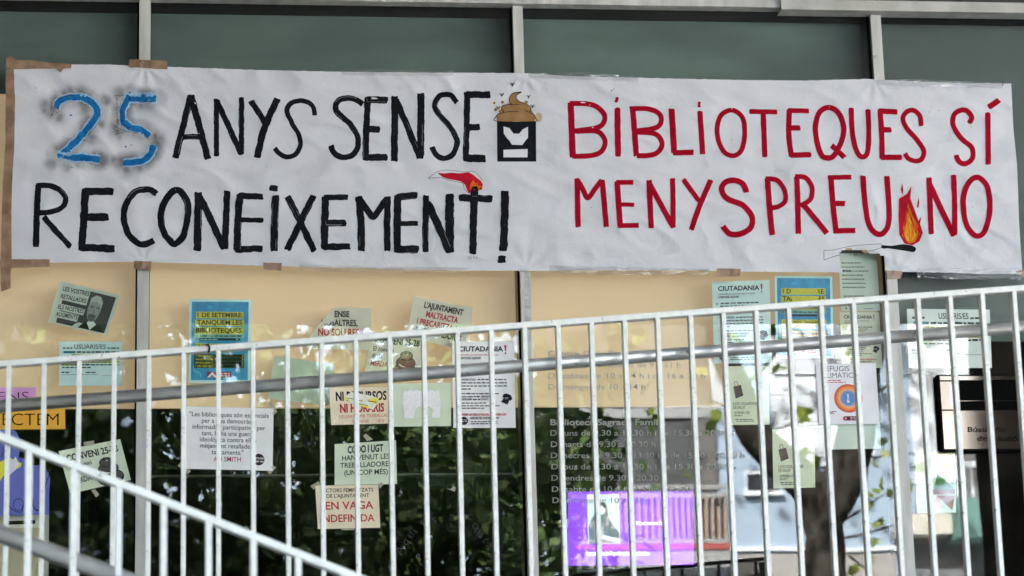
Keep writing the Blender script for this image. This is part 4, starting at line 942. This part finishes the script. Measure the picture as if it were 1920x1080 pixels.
# roll-up stand / cut-out board at the left edge
t = thing('display_board', 'cut-out display board with purple and orange word strips over a blue figure, far left', 'display', tuple(W(30, 1080, YO)))
m = MB(); m.poly([W(u, v, .035) for u, v in ((-40, 960), (83, 960), (80, 1200), (-40, 1200))], mat('stand_cream', (0.66, 0.55, 0.36), .7, var=.03)); m.poly([W(u, v, .04) for u, v in ((-40, 955), (92, 955), (90, 1200), (-40, 1200))], mat('stand_pale', (0.55, 0.52, 0.44), .6)); m.build('stand_panel', t)
m = MB(); m.poly([W(u, v, .033) for u, v in ((8, 964), (84, 964), (82, 989), (9, 991))], paper((205, 200, 185))); m.poly([W(u, v, .032) for u, v in ((13, 977), (66, 975), (66, 982), (13, 984))], M_BLACKHOLE); m.build('tag_strip', t)
figs = sm([(-40, 806), (-12, 800), (14, 801), (28, 807), (36, 822), (38, 842), (34, 858)])[:-4]
fig = [(-40, 806), (-12, 800), (14, 801), (24, 804), (32, 812), (37, 826), (38, 842), (35, 857), (46, 860), (50, 868), (54, 873), (72, 872), (84, 875), (92, 886), (94, 902), (92, 925), (92, 965), (-40, 968)]
m = MB(); m.poly([W(u, v, -.0036) for u, v in fig], mat('figure_blue', (0.15, 0.185, 0.58), .7, var=.05)); m.build('blue_figure', t)
m = MB(); KB = M_BLACKHOLE
for k, (pts, w) in enumerate((([(10, 905), (14, 915), (11, 922), (12, 935), (20, 952), (34, 960), (41, 958), (44, 945), (48, 935)], 1.3), (circ(35, 946, 10, 11, 16) + [circ(35, 946, 10, 11, 16)[0]], 1.0), (circ(70, 946, 9, 10, 16)[:11], 1.0), ([(62, 935), (64, 952), (72, 958), (78, 952), (84, 915), (93, 888)], 1.2), ([(82, 876), (90, 884), (92, 892)], .9), ([(84, 884), (92, 883)], .9), ([(36, 857), (40, 862), (37, 868)], 1), ([(2, 858), (6, 845), (3, 838)], 1))):
    vs_, fs_ = ribbon(list(pts), w, .05, 1.5, ragged=False); m.mesh([W(u, v, -.0046 - k * .0001) for u, v in vs_], fs_, KB)
m.build('line_drawing', t)
m = MB(); m.poly([W(u, v, -.0058) for u, v in ((-40, 878), (0, 866), (18, 858), (41, 869), (38, 876), (20, 884), (6, 892), (-2, 905), (-40, 910))], paper((224, 214, 40))); m.build('yellow_patch', t)
m = MB(); m.poly([W(u, v, -.0066) for u, v in ((15, 858), (24, 864), (29, 856), (36, 870), (30, 880), (20, 889), (11, 899), (14, 878))], paper((196, 196, 200))); m.build('crumpled_tape', t)
m = MB(); m.poly([W(u, v, -.0052) for u, v in ((-60, 767), (122, 766), (122.5, 804.5), (-60, 806))], paper((222, 158, 40))); wtext(m, 'FECTEM', -12, 110, 797.5, 23, -.0060, KB, -.012); m.build('orange_strip', t)
m = MB(); m.poly([W(u, v, -.0050) for u, v in ((-60, 726), (67.5, 726.5), (67, 758), (-60, 759))], paper((186, 126, 184))); wtext(m, 'ENS', -4, 54, 752, 18, -.0058, KB, -.012); m.build('purple_strip', t)

# steel return slot in the door
t = thing('return_slot', 'brushed steel return slot plate marked Bústia in the glass door at the right edge', 'return slot', tuple(W(1850, 845, -.02)))
x0, z1 = W(1760.5, 703, -.035).x, W(1800, 704, -.035).z; z0 = W(1800, 843, -.035).z; x1 = x0 + .60
h0, h1, hz1, hz0 = W(1791, 740, -.035).x, x1 - .05, W(1800, 714, -.035).z, W(1800, 769, -.035).z
m = MB(); m.box((x0, -.035, hz1), (x1, -.001, z1), M_STEEL); m.box((x0, -.035, z0), (x1, -.001, hz0), M_STEEL); m.box((x0, -.035, hz0 + .0003), (h0, -.001, hz1 - .0003), M_STEEL); m.box((h1, -.035, hz0 + .0003), (x1, -.001, hz1 - .0003), M_STEEL)
m.build('plate', t, bevel=.0025)
m = MB(); m.box((x0 - .004, -.03, z0 - .004), (x1 + .004, -.0008, z1 + .003), M_GASKET); m.build('backing', t)
m = MB(); m.box((h0, -.0315, hz0), (h1, -.0305, hz1), M_BLACKHOLE); zz = W(1850, 752, -.034).z; m.box((h0 + .003, -.034, zz), (h1, -.0318, zz + .0018), M_STEEL); m.build('slot', t)
m = MB(); m.poly([(h0, -.0358, hz1 - .004), (h0 - .018, -.0358, hz1 - .02), (h0 - .019, -.0358, hz0 + .02), (h0 - .002, -.0358, hz0 - .002)], M_GALV); m.build('chamfer', t)
m = MB(); wtext(m, 'Bústia de', 1814.5, 1884, 810, 10, -.0362, M_GASKET, .012); wtext(m, 'devolució', 1832, 1908, 826.5, 10, -.0362, M_GASKET, .012); m.build('engraved_lettering', t)

# purple screen inside the reading room
t = thing('display_screen', 'glowing purple display screen with a pale portrait picture behind the middle glass', 'screen', tuple(W(1180, 1062, .42)))
SY = .42
m = MB(); a, c_ = W(1062, 919, SY + .001), W(1303, 1063, SY + .001); m.box((a.x, SY + .001, c_.z), (c_.x, SY + .04, a.z), M_BLACKHOLE); m.build('screen_case', t)
e1, e2, e3 = emit('screen_purple', (124, 36, 226), .082), emit('screen_pale', (196, 222, 232), .075), emit('screen_white', (240, 232, 250), .16)
e4 = emit('screen_grey', (110, 135, 145), .05); e5 = emit('screen_dark', (40, 50, 62), .05)
m = MB(); m.poly([W(u, v, SY) for u, v in ((1065, 922), (1065, 1061), (1301, 1059), (1300, 920))], e1); m.build('lit_panel', t)
m = MB(); m.poly([W(u, v, SY - .001) for u, v in ((1100, 927), (1103, 1019), (1163, 1019), (1160, 927))], e2)
m.poly([W(u, v, SY - .0015) for u, v in ((1105, 1019), (1104, 985), (1112, 968), (1122, 958), (1138, 958), (1143, 975), (1162, 1000), (1162, 1010), (1130, 1003), (1125, 1019))], e4)
m.poly([W(u, v, SY - .002) for u, v in circ(1128, 955, 7.5, 10, 14)], e2); m.poly([W(u, v, SY - .0025) for u, v in ((1119, 952), (1124, 943), (1132, 941), (1139, 948), (1140, 966), (1136, 970), (1135, 954), (1127, 948), (1121, 956), (1117, 975), (1112, 978))], e5)
m.poly([W(u, v, SY - .0028) for u, v in ((1125, 1010), (1160, 1018), (1125, 1018))], e5); m.build('portrait_picture', t)
m = MB(); wtext(m, "La cultura és l'opció més revolucion", 1100, 1217, 1041, 8.5, SY - .0012, e3, .022); wtext(m, 'Montserrat Roig', 1193, 1252, 984, 7, SY - .0012, e3, .02); m.build('screen_lettering', t)

# ------------------------------------------------------------------ the street behind the photographer (seen mirrored in the glass)
M_BARK = mat('plane_bark', (0.005, 0.0042, 0.0036), 0.9, col2=(0.055, 0.050, 0.042), scale=5.5, stretch=(1, 1, .55), bump=.9, bscale=24, detail=8, spec=.1)
M_LEAFD = mat('leaf_deep_green', (0.050, 0.095, 0.030), 0.6, col2=(0.11, 0.175, 0.045), scale=1.4, trans=.25)
M_LEAFL = mat('leaf_fresh_green', (0.10, 0.17, 0.020), 0.5, col2=(0.22, 0.25, 0.03), scale=2.0, trans=.4)
LEAF = [(0, -.40), (.15, -.30), (.38, -.40), (.36, -.16), (.54, .04), (.34, .12), (.28, .28), (.12, .24), (0, .52), (-.12, .24), (-.28, .28), (-.34, .12), (-.54, .04), (-.36, -.16), (-.38, -.40), (-.15, -.30)]
def rough_up(mb, k=.045):
    mb.v = [tuple(Vector(p) + Vector((noise.noise((p[0] * 3, p[2] * 2.2, 1)), noise.noise((p[0] * 3, p[2] * 2.2, 7)), 0)) * k + Vector((noise.noise((p[0] * 9, p[2] * 7, p[1] * 9)), 0, 0)) * k * .6) for p in mb.v]
def leaves(name, centres, size, m_, parent, rng):
    v = []; f_ = []
    for c in centres:
        a = Vector((rng.gauss(0, 1), rng.gauss(0, 1), rng.gauss(0, 1))).normalized()
        b_ = a.cross(Vector((rng.gauss(0, 1), rng.gauss(0, 1), rng.gauss(0, 1)))).normalized()
        s_ = size * rng.uniform(.6, 1.15); i = len(v)
        v += [tuple(c + a * (x * s_) + b_ * (y * s_)) for x, y in LEAF]
        f_.append(tuple(range(i, i + len(LEAF))))
    mb = MB(); mb.v = v; mb.f = f_; mb.m = [0] * len(f_); mb.mats = [m_]
    return mb.build(name, parent)
def tree(label, base, h, spread, nleaf, seed, crown_c, crown_r, lsize=.17, m_=M_LEAFD):
    rng = random.Random(seed)
    t = thing('plane_tree', label, 'tree', tuple(base), 'plane trees along the street')
    mb = MB(); b0 = Vector(base)
    trunk = [b0, b0 + Vector((.05, 0, h * .3)), b0 + Vector((-.05, .05, h * .6)), b0 + Vector((.05, 0, h))]
    mb.tube(trunk, [.30, .25, .22, .18], M_BARK, 12)
    tips = []
    for k in range(7):
        an = k * 2 * math.pi / 7 + rng.uniform(-.3, .3); p = trunk[-1] - Vector((0, 0, rng.uniform(0, h * .25)))
        q = p + Vector((math.cos(an) * spread * .35, math.sin(an) * spread * .35, spread * .45)); r = p + Vector((math.cos(an) * spread * .75, math.sin(an) * spread * .75, spread * rng.uniform(.5, .9)))
        mb.tube([p, q, r], [.12, .08, .03], M_BARK, 8); tips += [q, r]
    mb.build('trunk', t, smooth=True)
    cs = []; clumps = [Vector(crown_c) + Vector((rng.gauss(0, .5) * crown_r[0], rng.gauss(0, .5) * crown_r[1], rng.gauss(0, .5) * crown_r[2])) for _ in range(60)]
    while len(cs) < nleaf:
        if rng.random() < .75:
            c = rng.choice(clumps); p = c + Vector((rng.gauss(0, .31), rng.gauss(0, .31), rng.gauss(0, .25)))
        else:
            d = Vector((rng.uniform(-1, 1), rng.uniform(-1, 1), rng.uniform(-1, 1)))
            if d.length > 1: continue
            p = Vector(crown_c) + Vector((d.x * crown_r[0], d.y * crown_r[1], d.z * crown_r[2]))
        cs.append(p)
    leaves('crown', cs, lsize, m_, t, rng)
    return t
def tree_at(label, u, v, depth, r, nleaf, seed, **kw):
    c = RF(u, v, depth)
    return tree(label, (c.x, c.y, 0), max(2.5, c.z - r[2] * .9), r[0], nleaf, seed, c, r, **kw)
tree_at('dense dark plane tree reflected left of the first frame', 40, 930, 12.5, (2.2, 2.0, 2.4), 5300, 11)
tree_at('dense dark plane tree reflected behind the quotation sheet', 470, 900, 14.0, (2.2, 2.0, 2.3), 4700, 12)
tree_at('dense dark plane tree reflected left of the middle frame', 840, 880, 15.5, (1.75, 2.0, 2.5), 4300, 13)

# the forked plane tree whose trunk shows in the right panes
rng = random.Random(5); TD = 24.0
t = thing('plane_tree', 'forked plane tree trunk with sparse lit leaves, reflected in the right panes', 'tree', tuple(Vector((RF(1580, 1080, TD).x, -TD, 0))), 'plane trees along the street')
mb = MB(); r_ = lambda u, v, dd=0: RF(u, v, TD + dd)
b0 = r_(1545, 1080)
def limb(pts, rad, n=18):
    q, rr = [], []
    for i in range(len(pts) - 1):
        m_ = max(2, int((pts[i + 1] - pts[i]).length / .09))
        for j in range(m_): q.append(pts[i].lerp(pts[i + 1], j / m_)); rr.append(rad[i] + (rad[i + 1] - rad[i]) * j / m_)
    for _ in range(3): q = [q[0]] + [(q[i - 1] + q[i] * 2 + q[i + 1]) / 4 for i in range(1, len(q) - 1)] + [q[-1]]
    mb.tube(q, rr, M_BARK, n)
limb([Vector((b0.x - .1, -TD, -.1)), Vector((b0.x - .05, -TD, 3)), r_(1545, 1080), r_(1548, 1010), r_(1540, 950), r_(1530, 910)], [.42, .36, .27, .25, .27, .24])
limb([r_(1545, 960), r_(1515, 905), r_(1470, 868), r_(1420, 825), r_(1395, 780), r_(1380, 720), r_(1350, 640), r_(1300, 520)], [.25, .26, .25, .23, .21, .18, .15, .12])
limb([r_(1548, 975), r_(1568, 925), r_(1590, 880), r_(1602, 830), r_(1612, 760), r_(1630, 660), r_(1650, 540)], [.24, .27, .26, .25, .22, .20, .17])
tw = [[(1575, 980), (1610, 960), (1650, 930), (1690, 910)], [(1600, 840), (1640, 860), (1680, 850), (1730, 855)], [(1425, 830), (1460, 800), (1500, 790), (1560, 740)], [(1560, 1010), (1620, 1000), (1680, 985)], [(1385, 730), (1430, 690), (1470, 640), (1500, 600)], [(1400, 780), (1350, 760), (1300, 740)], [(1612, 760), (1650, 730), (1700, 700)], [(1590, 1040), (1620, 1060), (1640, 1075)]]
for w_ in tw: mb.tube([r_(u, v, rng.uniform(-.4, .4)) for u, v in w_], [.022, .016, .011, .007][:len(w_)], M_BARK, 6)
rough_up(mb); mb.build('trunk', t, smooth=True)
cl = []
spots = [(1652, 832, 10), (1668, 855, 8), (1640, 870, 9), (1655, 905, 8), (1640, 925, 9), (1668, 925, 8), (1628, 945, 7), (1690, 960, 8), (1650, 985, 6), (1632, 985, 8), (1645, 1010, 7), (1625, 1040, 9), (1600, 1065, 6), (1475, 850, 11), (1505, 850, 9), (1530, 862, 9), (1505, 770, 5), (1510, 782, 6), (1455, 655, 14), (1462, 700, 12), (1450, 620, 14), (1380, 640, 10), (1590, 620, 12), (1610, 640, 12), (1630, 610, 14), (1595, 665, 9), (1700, 910, 12), (1730, 880, 14), (1760, 900, 10), (1340, 780, 12), (1330, 800, 10), (1310, 860, 10), (1290, 895, 8), (1220, 640, 26), (1150, 680, 30), (1100, 720, 26), (1280, 680, 24), (1320, 700, 14), (1060, 640, 22), (1180, 620, 26), (1230, 800, 18), (1120, 830, 16)]
for u, v, s_ in spots:
    for _ in range(2 if s_ < 12 else int(s_ / 4.5)):
        cl.append(r_(u + rng.gauss(0, s_ * .7), v + rng.gauss(0, s_ * .6), rng.uniform(-.5, .5)))
leaves('crown', cl, .19, M_LEAFL, t, rng)
cs = [Vector((b0.x + rng.gauss(0, 2.2), -TD + rng.gauss(0, 2.2), 17 + rng.gauss(0, 1.3))) for _ in range(2500)]
leaves('crown', cs, .19, M_LEAFL, t, rng)
# leaf curtain at the left edge of the middle pane, and a trunk at the far right
tree_at('small dark leaved tree reflected beside the middle frame', 1010, 900, 17.0, (.50, .5, 1.5), 520, 21, lsize=.17)
t = thing('plane_tree', 'thick dark plane tree trunk reflected below the return slot', 'tree', tuple(Vector((RF(1900, 1000, 12.0).x, -12.0, 0))), 'plane trees along the street')
mb = MB(); c = RF(1905, 1000, 12.0); mb.tube([(c.x, -12, -.1), (c.x, -12, 3), (c.x + .02, -12, 5), (c.x - .03, -12, 7.5)], [.36, .31, .30, .26], M_BARK, 16)
mb.build('trunk', t, smooth=True); leaves('crown', [Vector((c.x + 1.6 + rng.gauss(0, 1.4), -12 + rng.gauss(0, 1.4), 9.5 + rng.gauss(0, 1.2))) for _ in range(2500)], .17, M_LEAFD, t, rng)

# apartment house opposite
HD = 30.0
h_ = lambda u, v, out=0.0: Vector((RF(u, v, HD - out).x, -HD + out, RF(u, v, HD - out).z))
M_HWALL = mat('pale_blue_render', (0.28, 0.36, 0.455), 0.85, var=.05, scale=.8)
M_HWHITE = mat('white_render', (0.62, 0.67, 0.72), 0.8, var=.04)
M_SHUT = mat('white_shutter', (0.66, 0.71, 0.76), .5)
M_DARKW = mat('dark_glazing', (0.03, 0.035, 0.04), .2)
M_BALC = mat('balcony_paint', (0.25, 0.255, 0.26), 0.6, var=.06)
M_ORB = mat('ochre_panel', (0.42, 0.20, 0.085), .7, var=.12, scale=3)
M_TEAL = mat('teal_panel', (0.12, 0.24, 0.215), .7)
hs = thing('apartment_house', 'pale blue apartment house with white shutters and balconies, reflected in the glass', 'building', (h_(1200, 900).x, -HD, 0))
m = MB(); xL, xR = -5.4, h_(2500, 900).x; m.box((xL, -HD - 9, 0), (xR, -HD, 22), M_HWALL); m.build('wall', hs)
def hbox(u0, v0, u1, v1, out, thick, m_, name=None, parent=None):
    a = h_(u0, v0, out); b_ = h_(u1, v1, out); q = MB(); q.box((a.x, -HD + out - thick, b_.z), (b_.x, -HD + out, a.z), m_)
    return q.build(name, parent or hs) if name else q
# white fronted bays with roller shutters
hbox(1436, 560, 1642, 862, .02, .05, M_HWHITE, 'bay_front')
q = MB(); a = h_(1446, 735, .05); b_ = h_(1560, 872, .05)
k = 0; z = b_.z
while z < a.z: q.box((a.x, -HD + .03, z), (b_.x, -HD + .05 + .008, z + .048), M_SHUT); z += .062
q.build('roller_shutter', hs)
q = MB(); a = h_(1446, 612, .05); b_ = h_(1560, 700, .05); z = b_.z
while z < a.z: q.box((a.x, -HD + .03, z), (b_.x, -HD + .05 + .008, z + .048), M_SHUT); z += .062
q.build('roller_shutter', hs)
w = hbox(1400, 888, 1462, 921, .03, .08, M_DARKW, 'window'); hbox(1394, 921, 1470, 929, .10, .12, M_HWHITE, 'sill', w); hbox(1394, 881, 1470, 888, .05, .06, M_HWHITE, 'frame', w); hbox(1394, 888, 1400, 921, .05, .06, M_HWHITE, 'frame', w)
hbox(1366, 1026, 1690, 1031, .06, .1, M_HWHITE, 'string_course')
hbox(1366, 1040, 1690, 1200, .03, .06, mat('plinth_grey', (.30, .29, .28), .8), 'plinth_band')
# flat dark panel painting the shade of a deep recess, with balcony
hbox(1000, 520, 1346, 1030, .02, .06, mat('recess_painted_shade', (.05, .054, .058), .8, var=.3, scale=1), 'loggia')
hbox(1310, 770, 1346, 915, .05, .04, mat('curtain_grey', (.11, .105, .105), .9, var=.2, scale=6, stretch=(6, 1, .2)), 'curtain')
hbox(1000, 764, 1346, 782, .06, .05, mat('blind_box', (.28, .29, .30), .7), 'blind_box')
bal = hbox(1070, 1030, 1370, 1062, 1.0, 1.0, M_BALC, 'balcony'); hbox(1070, 1022, 1370, 1030, 1.02, 1.02, mat('brick_red', (.30, .07, .06), .8), 'balcony_edge', bal)
q = MB(); p0, p1 = h_(1070, 914, 1.0), h_(1370, 914, 1.0); zb_ = h_(1200, 1022, 1.0).z; z2 = h_(1200, 928, 1.0).z
for z in (p0.z, z2, zb_ + .05): q.box((p0.x, -HD + .96, z - .035), (p1.x, -HD + 1.0, z + .03), M_BALC)
n = 26
for i in range(n + 1): x = p0.x + (p1.x - p0.x) * i / n; q.box((x - .018, -HD + .965, zb_), (x + .018, -HD + .995, z2 - .036), M_BALC)
q.build('balcony_rail', bal)
hbox(1075, 930, 1368, 1020, .90, .02, M_ORB, 'balcony_panel', bal)
nb = thing('unseen_shade_block', 'unseen dark block added left of the street trees to shade the railing bars', 'building', (-8, -20, 0))  # block added out of view so left-facing sides fall dark
q = MB(); q.box((-10, -29.9, 0), (-5.5, -10.5, 16), mat('shade_block_dark', (0.05, 0.042, 0.036), .9, var=.2, scale=5)); q.build('wall', nb)
q = MB(); q.box((-10.2, -29.95, 16.001), (-5.3, -10.3, 16.3), M_CONC); q.build('roof', nb)
# balconies and bays further along, mirrored in the door glass
hbox(1690, 520, 1838, 905, .02, .06, M_HWHITE, 'bay_front')
bal = hbox(1795, 935, 1990, 1004, .8, .8, M_TEAL, 'balcony'); q = MB(); p0, p1 = h_(1795, 872, .8), h_(1990, 872, .8); z2 = h_(1800, 935, .8).z
q.box((p0.x, -HD + .76, p0.z - .05), (p1.x, -HD + .8, p0.z + .04), M_HWHITE)
for i in range(15): x = p0.x + (p1.x - p0.x) * i / 14; q.box((x - .015, -HD + .765, z2), (x + .015, -HD + .795, p0.z - .051), M_HWHITE)
q.build('balcony_rail', bal)
hbox(1800, 760, 1990, 934, .03, .06, mat('loggia_grey', (.16, .16, .16), .8), 'loggia')
hbox(1690, 965, 1795, 1001, .5, .5, mat('awning_beige', (.52, .50, .44), .8), 'ledge'); hbox(1690, 1010, 1990, 1300, .06, .1, mat('shopfront_grey', (.14, .15, .16), .5, var=.3, scale=1.2), 'shopfront')
for (u0, v0, u1, v1) in ((560, 780, 640, 900), (760, 800, 830, 915), (180, 800, 260, 930), (940, 760, 1010, 900)):
    w = hbox(u0, v0, u1, v1, .03, .06, M_DARKW, 'window'); hbox(u0 - 6, v1, u1 + 6, v1 + 7, .08, .1, M_HWHITE, 'sill', w)
hbox(-300, 985, 1060, 992, .06, .1, M_HWHITE, 'string_course')
